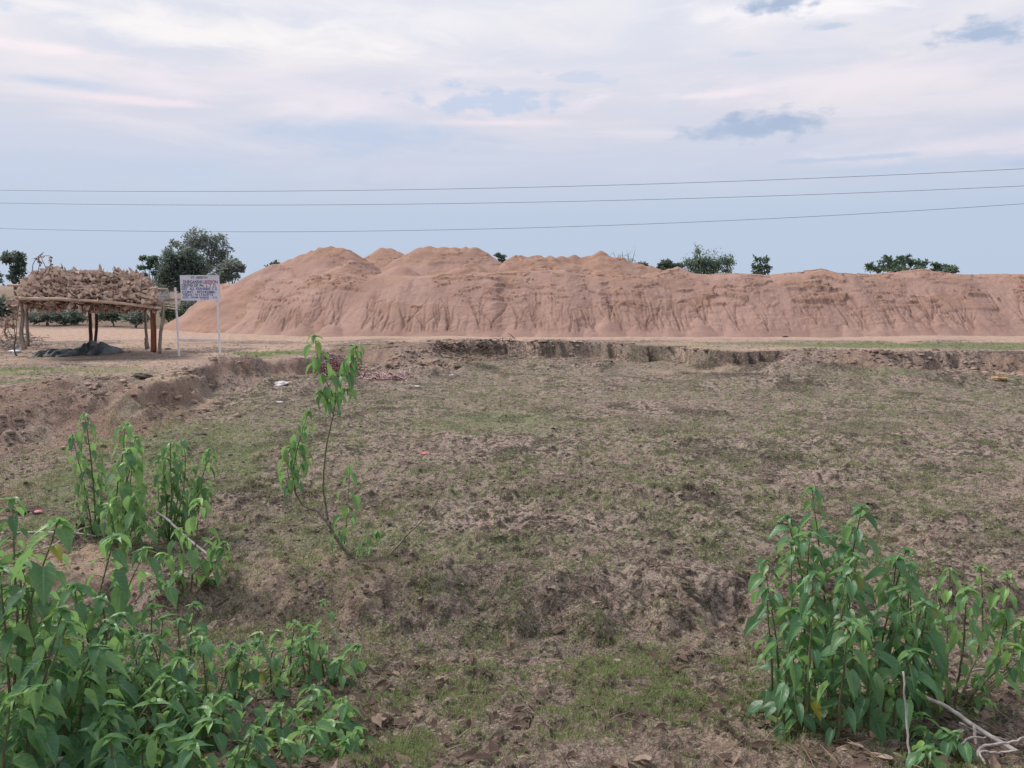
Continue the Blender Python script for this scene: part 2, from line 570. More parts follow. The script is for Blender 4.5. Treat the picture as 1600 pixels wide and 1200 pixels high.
def leaf_material(name, c1, c2, c3, trans=.35, rough=.42, veins=True, under=None):
    m_, b, bs, out = new_mat(name)
    r_ = attr(b, 'rnd')
    base = b.ramp(r_, [(0, c1), (.5, c2), (1, c3)])
    n_ = b.noise(objco(b), 30, 4, .6)
    base = b.mix(b.m('MULTIPLY', b.step(n_, .4, .7), .35), base, tuple(q * .6 for q in c1))
    if veins:
        u = b.m('ABSOLUTE', attr(b, 'lu')); vv = attr(b, 'lv')
        mid = b.step(u, .10, .03)
        s = b.m('SINE', b.m('MULTIPLY', b.m('SUBTRACT', vv, b.m('MULTIPLY', u, .22)), 44))
        side = b.m('MULTIPLY', b.step(s, .86, 1.0), .5)
        vf = b.m('MAXIMUM', mid, side)
        base = b.mix(b.m('MULTIPLY', vf, .55), base, tuple(min(1, q * 2.2 + .02) for q in c2))
        yel = attr(b, 'yel')
        base = b.mix(yel, base, (.42, .32, .03))
        bm = b.new('ShaderNodeBump'); bm.inputs['Strength'].default_value = .5; bm.inputs['Distance'].default_value = .004
        b.link(b.m('ADD', b.m('MULTIPLY', vf, -1.0), n_), bm.inputs['Height']); b.link(bm.outputs[0], bs.inputs['Normal'])
    geo = b.new('ShaderNodeNewGeometry')
    pale = under or tuple(q * 1.25 + .02 for q in c2)
    base = b.mix(b.m('MULTIPLY', geo.outputs['Backfacing'], .6), base, pale)
    b.put(bs.inputs['Base Color'], base)
    bs.inputs['Roughness'].default_value = rough
    bs.inputs['Specular IOR Level'].default_value = .45 if veins else .2
    tr = b.new('ShaderNodeBsdfTranslucent')
    b.put(tr.inputs[0], b.mix(.5, base, tuple(min(1, q * 1.8) for q in c3)))
    ms = b.new('ShaderNodeMixShader'); ms.inputs[0].default_value = trans
    b.link(bs.outputs[0], ms.inputs[1]); b.link(tr.outputs[0], ms.inputs[2]); b.link(ms.outputs[0], out.inputs[0])
    return m_


M = {}
M['earth'] = ground_material()
M['sand'] = sand_material()
M['leaf'] = leaf_material('shrub_leaf', (.048, .125, .066), (.098, .22, .092), (.26, .42, .115), .36, .38)
M['grass'] = leaf_material('grass_blade', (.07, .12, .04), (.15, .20, .075), (.27, .30, .12), .3, .7, False)
M['straw'] = leaf_material('straw', (.13, .10, .075), (.25, .20, .155), (.40, .34, .275), .15, .8, False)
M['thatch'] = leaf_material('dry_leaf', (.13, .078, .062), (.38, .24, .195), (.66, .49, .42), .18, .75, False, (.46, .34, .27))
M['litter'] = leaf_material('fallen_leaf', (.06, .040, .032), (.19, .13, .10), (.42, .33, .26), .1, .85, False)
M['tree_dark'] = leaf_material('tree_leaf_dark', (.055, .080, .072), (.10, .135, .112), (.16, .195, .15), .35, .6, False)  # lightened so that distance haze is put into the leaf colour
M['tree_grey'] = leaf_material('tree_leaf_grey', (.11, .14, .13), (.18, .215, .19), (.25, .28, .235), .25, .6, False)
M['tree_mid'] = leaf_material('tree_leaf_mid', (.055, .10, .072), (.095, .15, .105), (.16, .215, .135), .25, .6, False)  # paler and bluer, with distance haze put into the leaf colour
M['bark'] = simple('bark', (.10, .085, .075), (.20, .17, .15), 6, bump=.6)
M['stem'] = simple('green_stem', (.10, .12, .055), (.17, .15, .09), 20, bump=.2)
M['woody'] = simple('woody_stem', (.16, .125, .105), (.30, .25, .215), 25, bump=.4)
M['dead'] = simple('dead_wood', (.30, .26, .235), (.50, .45, .41), 18, bump=.5, stretch=(1, 1, .3))
M['post_red'] = simple('red_brown_post', (.13, .048, .030), (.22, .085, .050), 5, stretch=(3, 3, .4), bump=.5)
M['post_dark'] = simple('dark_post', (.045, .032, .028), (.09, .065, .055), 5, stretch=(3, 3, .4), bump=.5)
M['post_grey'] = simple('grey_post', (.17, .135, .115), (.33, .27, .235), 5, stretch=(3, 3, .4), bump=.5)
M['pole'] = simple('peeled_pole', (.42, .30, .22), (.58, .44, .34), 5, stretch=(.4, 3, 3), bump=.4)
M['white_paint'] = simple('white_paint', (.66, .66, .72), (.76, .75, .79), 5, rough=.5, bump=.05)
M['board'] = simple('board_paint', (.60, .60, .69), (.68, .67, .75), 3, rough=.5, bump=.03)
M['navy'] = simple('navy_paint', (.018, .025, .07), (.03, .04, .10), 8, bump=.02)
M['redpaint'] = simple('red_paint', (.25, .03, .05), (.33, .05, .07), 8, bump=.02)
M['bluepaint'] = simple('blue_paint', (.03, .05, .25), (.05, .08, .33), 8, bump=.02)
M['tarp'] = simple('tarpaulin', (.02, .028, .03), (.085, .105, .11), 3, rough=.45, bump=.3, spec=.4)
M['white_litter'] = simple('white_litter', (.62, .60, .60), (.78, .76, .75), 12, bump=.2)
M['blue_litter'] = simple('pale_blue_plastic', (.42, .52, .66), (.60, .68, .78), 12, rough=.4, bump=.2)
M['red_litter'] = simple('red_litter', (.48, .10, .11), (.66, .34, .33), 12, bump=.2)
M['clod'] = simple('dark_clod', (.045, .032, .028), (.10, .072, .06), 14, bump=.8)
M['ochre'] = simple('ochre_clay', (.34, .21, .10), (.46, .31, .17), 10, bump=.8)
M['maroon'] = simple('maroon_twig', (.12, .040, .052), (.23, .085, .095), 20, bump=.4)
M['pinkbit'] = simple('pink_husk', (.50, .34, .32), (.66, .50, .47), 20, bump=.3)
M['wire'] = simple('aluminium_wire', (.10, .11, .13), (.14, .15, .17), 4, rough=.5, bump=.02)
M['wall'] = simple('limewash', (.40, .38, .38), (.52, .50, .49), 2, bump=.1)
M['roofing'] = simple('sheet_roof', (.42, .42, .46), (.55, .55, .58), 2, bump=.1)
M['trunk_grey'] = simple('trunk', (.10, .08, .07), (.17, .14, .12), 3, bump=.4)

# ------------------------------------------------------------------ the ground sheet
def build_ground():
    a_in = np.linspace(-R(47), R(47), 1150)
    a_l = -np.geomspace(R(47.2), R(180), 46)[::-1]
    a_r = np.geomspace(R(47.2), R(180), 46)
    ang = np.concatenate([a_l, a_in, a_r])[1:]
    q = np.linspace(0, 1, 1050)
    r0, r1 = 2.9, 46.0
    u = r0 ** -.72 + (r1 ** -.72 - r0 ** -.72) * q
    rr = u ** (-1 / .72)
    rad = np.concatenate([np.linspace(.05, 2.8, 40), rr, np.geomspace(46.3, 4200, 130)])
    A, Rr = np.meshgrid(ang, rad)
    x = (np.sin(A) * Rr).ravel(); y = (np.cos(A) * Rr).ravel()
    z = height(x, y)
    nr, na = len(rad), len(ang)
    i = np.arange(nr - 1)[:, None] * na + np.arange(na)[None, :]
    j = np.arange(na)[None, :]; j2 = (j + 1) % na
    base = np.arange(nr - 1)[:, None] * na
    F = np.stack([base + j, base + j2, base + na + j2, base + na + j], -1).reshape(-1, 4)[:, ::-1]
    # zones
    dT, dB = basin(x, y)
    r_ = np.hypot(x, y)
    inb = ss(-.2, .8, dB)
    g1 = fbm(x * .35, y * .35, 101, 4); g2 = fbm(x * 1.3, y * 1.3, 105, 4)
    green = inb * (.45 + .4 * ss(.40, .62, g1 * .4 + g2 * .6))
    def patch(px, py, rx, ry, z_=0., amt=1.):
        q_ = P(px, py, z_)
        e = ((x - q_.x) / rx) ** 2 + ((y - q_.y) / ry) ** 2 + (g2 - .5) * 1.8
        return ss(1.1, .35, e) * amt
    for a_ in ((1430, 539, 6.5, 1.6, 0, 1.), (1250, 543, 4, 1.0, 0, .7), (1580, 541, 4, 1.6, 0, .8), (1000, 537, 5, .8, 0, .55), (430, 553, 1.5, 1.6, 0, 1.),
               (560, 542, 1.2, .8, 0, 1.), (330, 690, 2.0, 2.2, FLOOR, .7), (230, 740, 1.7, 2.4, FLOOR, 1.), (60, 580, 3., 1.4, 0, .8),
               (150, 562, 2.4, .7, 0, .7), (20, 600, 2, 1, 0, .8), (1500, 590, 4.5, .7, FLOOR, .9), (1150, 590, 3, .6, FLOOR, .8), (780, 660, 1.8, 1.2, FLOOR, .9),
               (100, 815, 1.0, .5, FLOOR, 1.), (1000, 575, 6, .7, FLOOR, .7), (720, 570, 2.0, .7, FLOOR, .7), (900, 500, 40, 1, 0, 0),
               (700, 855, 1.8, .35, FLOOR, .8), (520, 830, 1.2, .6, FLOOR, .8)):
        green = np.maximum(green, patch(*a_))
    outside = ss(.3, -.6, dT)
    sand = outside * ss(.62, .42, fbm(x * .5, y * .8, 120, 3)) * .9
    sand = sand * ss(42, 36, y + (x > -12) * -60)
    sand = np.maximum(sand, ss(30.6, 31.6, y + (g2 - .5) * 1.5) * (r_ < 80) * .95 * ss(41, 37, y - 60 * (x > -13)))
    sand = np.maximum(sand, patch(650, 560, 1.5, 1.5, -.2, .8)); sand = np.maximum(sand, patch(1100, 570, 2, .6, -.3, .6))
    sand = np.maximum(sand, patch(262, 630, .8, 2.2, -.3, .9)); sand = np.maximum(sand, patch(330, 565, 3.2, 2.0, 0, .9))
    sand = np.maximum(sand, patch(110, 880, .9, .6, FLOOR, .9)); sand = np.maximum(sand, patch(500, 900, .9, .8, FLOOR, .8))
    sand = np.maximum(sand, patch(900, 1190, 2.4, .5, -.3, .6))
    green = green * (1 - .8 * ss(30.8, 31.6, y) * (r_ < 60) * (x > -12))
    farf = ss(46, 60, r_)
    green = np.maximum(green * (1 - farf), farf * .5 * ss(.4, .6, g1))
    near = ss(7.0, 6.4, y) * (r_ < 12)
    green = np.maximum(green * (1 - near * .5), near * ss(.5, .62, g2) * .8)
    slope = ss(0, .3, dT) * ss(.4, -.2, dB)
    dry = np.maximum(slope * .9, inb * ss(.42, .58, fbm(x * .8, y * .8, 130, 3)) * .5)
    dry = np.maximum(dry, near * .6)
    dry = np.maximum(dry, outside * ss(.5, .62, fbm(x * .6, y * .9, 140, 3)) * .7 * (y < 31))
    dark = inb * ss(.56, .68, fbm(x * 1.6, y * 1.6, 150, 3)) * .9
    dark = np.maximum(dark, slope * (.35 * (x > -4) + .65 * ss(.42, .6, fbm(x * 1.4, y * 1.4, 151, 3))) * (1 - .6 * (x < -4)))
    dark = np.maximum(dark, near * ss(.45, .6, fbm(x * 1.4, y * 1.4, 152, 3)) * .8)
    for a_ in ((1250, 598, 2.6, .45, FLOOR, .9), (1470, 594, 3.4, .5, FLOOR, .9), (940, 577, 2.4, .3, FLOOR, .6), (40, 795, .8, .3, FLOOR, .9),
               (410, 765, .8, .3, FLOOR, .8), (360, 700, .9, .5, FLOOR, .8), (200, 548, 3.4, .7, 0, .8), (75, 546, 2, .7, 0, .6), (1160, 568, 1.6, .6, -.3, 1.2), (1020, 550, 1.2, .5, -.2, 1.), (770, 548, 1.6, .5, -.2, 1.), (900, 545, 1.4, .3, -.2, .8), (1400, 560, 2.4, .5, -.2, .8), (1130, 597, 2, .4, FLOOR, .9), (480, 552, .8, .5, 0, .7), (1560, 562, 2., .5, -.2, .9)):  # bank cave is a dark patch: damp soil plus its shade painted in
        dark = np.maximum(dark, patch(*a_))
    rust = slope * (x < -4) * ss(.34, .50, fbm(x * .7, y * .5, 160, 3)) * (y > 9)
    rust = np.maximum(rust, slope * (x > -4) * ss(.5, .6, fbm(x * .7, y * .5, 161, 3)) * .8)
    dark *= (r_ < 45)
    field = (x < -12) * ss(38, 42, y) * (r_ < 400)
    dark = np.maximum(dark, field * (.45 + .4 * ss(.42, .6, fbm(x * .15, y * .5, 191, 3))))
    rfield = field * .8
    dry = dry * (1 - field)
    green = np.maximum(green, field * ss(.45, .6, g1) * .9)
    rust = np.maximum(rust, rfield)
    lush = np.zeros(x.shape)
    for px, py, rx, ry, z_, am in GREENS:
        q_ = P(px, py, z_)
        e = ((x - q_.x) / rx) ** 2 + ((y - q_.y) / ry) ** 2 + (g2 - .5) * 1.8
        lush = np.maximum(lush, am * ss(1.1, .0, e + (fbm(x * 2.4, y * 2.4, 107, 3) - .5) * 1.6))
    o = link_mesh('ground', np.stack([x, y, z], 1), F, M['earth'], attrs=dict(green=green, sand=sand, dark=dark, dry=dry, rust=rust, lush=lush))
    setp(o, kind='structure')
    return o


build_ground()

# ------------------------------------------------------------------ grass and litter (stuff)
def blades(n, name, mat, hmin, hmax, w, ymin, ymax, dens, lean, kind_label, flat=False, clump=1, cr=.05):
    # candidate spots spread over the view, denser nearby
    u = rng.random(n * 3)
    p = -.35
    d = (ymin ** p + (ymax ** p - ymin ** p) * u) ** (1 / p)
    a = rng.uniform(-.74, .74, n * 3)
    x = d * a; y = d
    keep = dens(x, y) > rng.random(n * 3)
    x = x[keep][:n]; y = y[keep][:n]
    if clump > 1:
        m_ = len(x)
        x = np.repeat(x, clump) + rng.normal(0, cr, m_ * clump); y = np.repeat(y, clump) + rng.normal(0, cr, m_ * clump)
    z = height(x, y)
    m_ = len(x)
    hh = rng.uniform(hmin, hmax, m_) * (1 + .02 * y)
    ww = w * (0.7 + .09 * y) * rng.uniform(.6, 1.4, m_)
    th = rng.uniform(0, 2 * PI, m_); ph = rng.uniform(0, 2 * PI, m_)
    ln = rng.uniform(.2, 1, m_) * lean
    bx, by = np.cos(th) * ww / 2, np.sin(th) * ww / 2
    tx, ty = np.cos(ph) * ln * hh, np.sin(ph) * ln * hh
    rise = hh * (.12 if flat else 1)
    v0 = np.stack([x - bx, y - by, z - .004], 1); v1 = np.stack([x + bx, y + by, z - .004], 1)
    v2 = np.stack([x + tx * .45 + bx * .8, y + ty * .45 + by * .8, z + rise * .62 + .003], 1)
    v3 = np.stack([x + tx * .45 - bx * .8, y + ty * .45 - by * .8, z + rise * .62 + .003], 1)
    v4 = np.stack([x + tx + bx * .15, y + ty + by * .15, z + rise * .95 * (1 - .25 * ln)], 1)
    v5 = np.stack([x + tx - bx * .15, y + ty - by * .15, z + rise * .95 * (1 - .25 * ln)], 1)
    V = np.stack([v0, v1, v2, v3, v4, v5], 1).reshape(-1, 3)
    k = np.arange(m_)[:, None] * 6
    F = np.concatenate([k + np.array([[0, 1, 2, 3]]), k + np.array([[3, 2, 4, 5]])], 0)
    rnd = np.repeat(np.clip(.6 * rng.random(m_) + .4 * vn(x * .7, y * .7, 200), 0, 1), 6)
    o = link_mesh(name, V, F, mat, attrs=dict(rnd=rnd), smooth=False)
    setp(o, kind_label, None, None, 'stuff')
    return o


def dens_green(x, y):
    dB = poly_dist(x, y, B)
    g = ss(.40, .62, fbm(x * .35, y * .35, 101, 4) * .55 + fbm(x * 1.3, y * 1.3, 105, 4) * .45)
    g = np.where(dB > -.3, g * .9 + .05, .12)
    f2 = ss(.45, .62, fbm(x * 3.5, y * 3.5, 205, 2))
    lft = ss(3.4, 1.2, np.hypot((x + 5.2) / 1.2, (y - 13.5) / 3.0))
    g = np.maximum(g, .9 * lft)
    g = g * (1 - .35 * (dB > 0))
    for px, py, rx, ry, z_, am in GREENS:
        q_ = P(px, py, z_)
        g = np.maximum(g, am * ss(1.2, .2, ((x - q_.x) / rx) ** 2 + ((y - q_.y) / ry) ** 2))
    return g * (.15 + .85 * f2) * (y < 30)


def dens_dry(x, y):
    f2 = ss(.40, .62, fbm(x * 2.2, y * 2.2, 215, 3))
    return (.1 + .9 * f2) * (y < 30.5)


blades(52000, 'grass', M['grass'], .018, .05, .004, 3.0, 30, dens_green, .9, 'short green grass growing over the dry pond bed', clump=4, cr=.035)
blades(15000, 'dry_grass', M['straw'], .02, .065, .003, 3.0, 30, dens_dry, 1.0, 'brown withered grass lying over the ground', flat=True, clump=3, cr=.06)

# crumbs of soil and dead leaves scattered on the ground
def crumbs():
    n = 34000
    p = -.35; u = rng.random(n)
    d = (3.0 ** p + (28 ** p - 3.0 ** p) * u) ** (1 / p)
    x = d * rng.uniform(-.74, .74, n); y = d
    k = (fbm(x * 1.6, y * 1.6, 150, 3) + rng.normal(0, .09, n)) > .44
    x = x[k]; y = y[k]; z = height(x, y)
    m_ = len(x)
    s = np.exp(np.minimum(rng.normal(-4.15, .5, m_), -3.5)) * (.22 + .78 * ss(4.0, 9.5, y) + .02 * y)
    oct_ = np.array([[1, 0, 0], [0, 1, 0], [-1, 0, 0], [0, -1, 0], [.6, .6, .5], [-.6, .6, .5], [-.6, -.6, .5], [.6, -.6, .5], [0, 0, .8]], float)
    V = oct_[None] * s[:, None, None] * rng.uniform(.6, 1.4, (m_, 9, 1))
    V[:, :, 2] *= .6
    V = V + np.stack([x, y, z - s * .1], 1)[:, None, :]
    f = np.array([[0, 1, 4], [1, 5, 4], [1, 2, 5], [2, 6, 5], [2, 3, 6], [3, 7, 6], [3, 0, 7], [0, 4, 7], [4, 5, 8], [5, 6, 8], [6, 7, 8], [7, 4, 8]])
    F = (f[None] + np.arange(m_)[:, None, None] * 9).reshape(-1, 3)
    o = link_mesh('soil_crumbs', V.reshape(-1, 3), F, simple('crumb', (.055, .043, .036), (.24, .18, .145), 2.5, bump=.5), smooth=False)
    setp(o, 'loose dark crumbs of dried mud over the pond bed', None, None, 'stuff')


crumbs()


def chunks():
    n = 60000
    x = rng.uniform(-13, 26, n); y = rng.uniform(12.5, 30, n)
    dT, dB = basin(x, y)
    k = (dT > -.25) & (dB < .9) & (rng.random(n) < .8 * ss(.4, .6, fbm(x * .9, y * .9, 170, 3))) & ((x > -5) | (rng.random(n) < .25))
    x = x[k][:5200]; y = y[k][:5200]; z = height(x, y); m_ = len(x)
    s = np.minimum(np.exp(rng.normal(-3.0, .5, m_)), .11)
    oct_ = np.array([[1, 0, 0], [0, 1, 0], [-1, 0, 0], [0, -1, 0], [.7, .6, .6], [-.6, .7, .6], [-.7, -.6, .5], [.6, -.7, .6], [0, 0, .9]], float)
    V = oct_[None] * s[:, None, None] * rng.uniform(.55, 1.45, (m_, 9, 1))
    V[:, :, 2] *= .7
    V = V + np.stack([x, y, z - s * .15], 1)[:, None, :]
    f = np.array([[0, 1, 4], [1, 5, 4], [1, 2, 5], [2, 6, 5], [2, 3, 6], [3, 7, 6], [3, 0, 7], [0, 4, 7], [4, 5, 8], [5, 6, 8], [6, 7, 8], [7, 4, 8]])
    F = (f[None] + np.arange(m_)[:, None, None] * 9).reshape(-1, 3)
    o = link_mesh('soil_chunks', V.reshape(-1, 3), F, simple('chunk', (.11, .075, .058), (.36, .255, .195), .9, bump=.6, bd=.03), smooth=False)
    setp(o, 'broken lumps of brown soil fallen along the bank edge', None, None, 'stuff')


chunks()

# ------------------------------------------------------------------ sand
toe_px = [(236, 500), (252, 510), (300, 516), (380, 521), (450, 524), (600, 526), (800, 527), (1000, 527), (1200, 526), (1600, 525), (2300, 525)]
S = [tuple(P(*q, 0)[:2]) for q in toe_px]
S = [(S[0][0] + 1.0, 58)] + S + [(70, S[-1][1]), (70, 60)]
crest_px = [(250, 430), (345, 430), (380, 427), (400, 423), (415, 426), (440, 431), (560, 430), (640, 431), (700, 430), (800, 427), (850, 421), (885, 420), (905, 428),
            (940, 431), (1000, 431), (1035, 425), (1063, 417), (1085, 426), (1110, 429), (1160, 427), (1195, 431), (1255, 426), (1285, 420), (1310, 427),
            (1370, 430), (1400, 427), (1450, 423), (1475, 427), (1530, 429), (1600, 427), (1800, 425), (2400, 430)]
cx = np.array([PD(a, b, 37.6).x for a, b in crest_px]); cz = np.array([PD(a, b, 37.6).z for a, b in crest_px])
fans = []
xx = -13.5
rf = random.Random(3)
while xx < 34:
    fans.append((xx, rf.uniform(.25, .75), rf.uniform(.45, 1.15)))
    xx += rf.uniform(.7, 1.9)


GUL = []
_g = random.Random(17)
_x = -11.5
while _x < 30:
    n_ = _g.choice([3, 4, 5, 6, 7, 9])
    GUL.append((_x, _g.uniform(.1, .6), [(_g.gauss(0, .23), _g.uniform(.6, 3.0), _g.uniform(.012, .030)) for _ in range(n_)]))
    _x += _g.uniform(.4, 1.5)


def gullies(x, s):
    """narrow rills that run together into small runnels at the toe"""
    out = np.zeros(x.shape)
    for gx, gs, arms in GUL:
        m_ = np.abs(x - gx) < 2.2
        dx = x[m_] - gx; ds = s[m_] - gs
        r_ = np.hypot(dx, ds); th = np.arctan2(dx, ds)
        o_ = np.zeros(r_.shape)
        for a0, R_, w in arms:
            cv = a0 * ss(-.1, .9, r_)
            dist = np.abs(th - cv - .04 * np.sin(r_ * 3 + a0 * 9)) * np.maximum(r_, .05)
            o_ = np.maximum(o_, np.exp(-(dist / (w * (1.3 - .3 * r_ / R_))) ** 2) * ss(R_, R_ * .35, r_) * (ds > 0))
        out[m_] = np.maximum(out[m_], o_)
    return out


def sand_detail(x, s, z, top):
    """relief of a tipped sand face: rills, slump pockets and crusted slabs"""
    big = (fbm(x * .45, s * .35, 300, 3) - .5) * .26
    wv = (fbm(x * .8, s * .8, 310, 2) - .5)
    rill = (1 - np.abs(2 * vn(x * 3.4 + wv * 1.1, s * .30 + 5, 311) - 1)) ** 9
    rill2 = (1 - np.abs(2 * vn(x * 8.3 + wv * 1.6, s * .45 + 9, 316) - 1)) ** 7
    rm = ss(.34, .56, fbm(x * .7, s * .35, 320, 2)) * ss(.1, .5, s) * ss(top, top * .55, s)
    up = ss(1.0, 2.4, s)
    q = fbm(x * .75, s * 2.3, 330, 4)
    pm = ss(.42, .58, fbm(x * .35, s * .6, 333, 2)) * (.3 + .75 * up)
    slab = ss(.52, .53, q)
    q2 = fbm(x * 1.9 + 7, s * 4.6, 340, 3)
    pm2 = ss(.45, .6, fbm(x * .4, s * .4, 344, 2)) * (.3 + .7 * up)
    slab2 = ss(.60, .615, q2)
    gul = np.zeros(np.shape(x))
    if top < 5:
        gul = gullies(x + wv * .25, s)
    d = big - rill * .06 * rm - rill2 * .045 * rm - gul * .07 + slab * .10 * pm + slab2 * .07 * pm2
    d += (fbm(x * 5, s * 3.2, 350, 3) - .5) * .05 + (fbm(x * 14, s * 9, 352, 2) - .5) * .02
    edge = slab * (1 - ss(.54, .565, q)) * ss(.4, .7, pm) + slab2 * (1 - ss(.63, .65, q2)) * ss(.5, .8, pm2)  # ledge bands: damp sand plus undercut shade painted into the colour
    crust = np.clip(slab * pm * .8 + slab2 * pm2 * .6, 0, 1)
    damp_shade = np.clip(edge * ss(.42, .5, fbm(x * 3, s * 5, 348, 2)) + rill * rm * .3 + rill2 * rm * .30 + gul * (.3 + .4 * fbm(x * 2, s * 2, 349, 2)), 0, 1)
    return d, crust, damp_shade


def build_ridge():
    x = np.concatenate([np.arange(-17.5, 29.5, .042), np.arange(29.5, 46, .25)])
    y = np.concatenate([np.arange(32.0, 39.6, .042), np.geomspace(39.65, 58, 90)])
    X, Y = np.meshgrid(x, y)
    sh = X.shape
    X = X.ravel(); Y = Y.ravel()
    dT_ = poly_dist(X, Y + (fbm(X * .5, X * 0, 290, 3) - .5) * .8, S)
    s = dT_
    ch = np.interp(X, cx, cz)
    ch = ch + (fbm(X * 1.2, Y * 1.2, 295, 3) - .5) * .14
    back = ss(38.2, 40.5, Y)
    plate = ch * (1 - back) + back * (2.25 + 1.0 * (fbm(X * .28, Y * .28, 296, 3) - .5))
    d, crust, damp_shade = sand_detail(X, s, 0, 3.6)
    z = s * .66
    for (fx, fh, fs) in fans:
        ty = np.interp(fx, [q[0] for q in S[1:-2]], [q[1] for q in S[1:-2]]) + fs
        m_ = np.abs(X - fx) < 3
        dd = np.sqrt((X[m_] - fx) ** 2 * 1.1 + (Y[m_] - ty) ** 2)
        z[m_] = np.maximum(z[m_], (fs * .66 + fh * .10) - dd * .60)
    edge = ss(-.1, .5, s)
    z = z + d * edge
    k = .16
    lim = plate + (d - .05) * .45
    z = -np.log(np.exp(-np.clip(z, -5, 8) / k) + np.exp(-lim / k)) * k
    z = z * 1.0
    gz = height(X, Y, False)
    z = np.where(s > -.8, z, -1)
    z = np.maximum(z, -.5)
    n_y, n_x = sh
    i = (np.arange(n_y - 1)[:, None] * n_x + np.arange(n_x - 1)[None, :])
    F = np.stack([i, i + 1, i + n_x + 1, i + n_x], -1).reshape(-1, 4)
    ok = (s.ravel() > -.9)
    F = F[ok[F].all(1)]
    topc = ss(.5, .0, lim - z) * .8
    o = link_mesh('sand_ridge', np.stack([X, Y, z + .02], 1), F, M['sand'], attrs=dict(crust=np.maximum(crust, topc * ss(.4, .6, fbm(X * .7, Y * .7, 360, 3))), damp_shade=damp_shade), loc=(6, 36, 0))
    setp(o, 'long steep ridge of reddish sand with rills running down its face', 'sand ridge')
    return o


build_ridge()


def heap(cones, label, seed):
    C_ = []
    for px, py, d, sl in cones:
        p = PD(px, py, d)
        C_.append((p.x, p.y, p.z, sl))
    xs = [c_[0] for c_ in C_]; ys = [c_[1] for c_ in C_]
    x = np.arange(min(xs) - 7, max(xs) + 7, .07); y = np.arange(min(ys) - 7, max(ys) + 7, .07)
    X, Y = np.meshgrid(x, y); sh = X.shape; X = X.ravel(); Y = Y.ravel()
    z = np.full(X.shape, -5.0)
    wx = X + (fbm(X * .6, Y * .6, seed, 3) - .5) * .7; wy = Y + (fbm(X * .6, Y * .6, seed + 5, 3) - .5) * .7
    kk = .06
    acc = np.zeros(X.shape)
    for (ax, ay, az_, sl) in C_:
        dd = np.sqrt((wx - ax) ** 2 + (wy - ay) ** 2 + .02)
        acc += np.exp((az_ + .12 - dd * sl) / kk)
    z = np.log(acc + 1e-30) * kk
    s = (4.2 - z) * 1.5
    d, crust, damp_shade = sand_detail(X + seed, s + seed, 0, 9)
    z = z + d * .5
    z = np.where(z < -.3, -9, z)
    n_y, n_x = sh
    i = (np.arange(n_y - 1)[:, None] * n_x + np.arange(n_x - 1)[None, :])
    F = np.stack([i, i + 1, i + n_x + 1, i + n_x], -1).reshape(-1, 4)
    ok = z > -.5
    F = F[ok[F].all(1)]
    used = np.unique(F); mp = np.full(len(z), -1); mp[used] = np.arange(len(used))
    V = np.stack([X, Y, z], 1)[used]
    o = link_mesh('sand_heap', V, mp[F], M['sand'], attrs=dict(crust=np.clip(crust[used] + ss(.45, .6, fbm(X[used] * .6, Y[used] * .6, seed + 9, 3)) * .8 + ss(1.0, .2, C_[0][2] - z[used]) * .7, 0, 1), damp_shade=damp_shade[used]), loc=(C_[0][0], C_[0][1], 1.3))
    setp(o, label, 'sand heap', 'sand heaps tipped behind the ridge')
    return o


heap([(505, 388, 42, .60), (520, 386.5, 42, .60), (535, 389, 42, .60), (488, 392, 42.2, .6), (470, 397, 42, .6), (450, 405, 41.6, .6), (430, 413, 41, .6), (545, 408, 39.6, .6)],
     'tallest sand heap at the left end, with a long ragged left shoulder', 401)
heap([(597, 388, 46, .60), (610, 389, 46, .6)], 'small rounded sand heap in the dip between two taller heaps', 411)
heap([(658, 388, 43, .60), (672, 385, 43, .60), (690, 386, 43, .6), (708, 387, 43, .6), (725, 386, 43, .60), (742, 387, 43, .60), (625, 415, 39.8, .6), (735, 412, 40, .6)],
     'broad sand heap with a flat double top in the middle of the row', 421)
heap([(812, 400, 42, .6), (835, 399, 42, .60), (860, 399.5, 42.2, .6), (880, 400, 42.6, .6), (899, 398, 43, .60), (920, 400, 43, .60), (940, 393, 43, .60), (965, 403, 43, .6), (990, 411, 43, .6), (1015, 417, 43, .6)],
     'low wide sand heap at the right end, with a small pointed crest', 431)

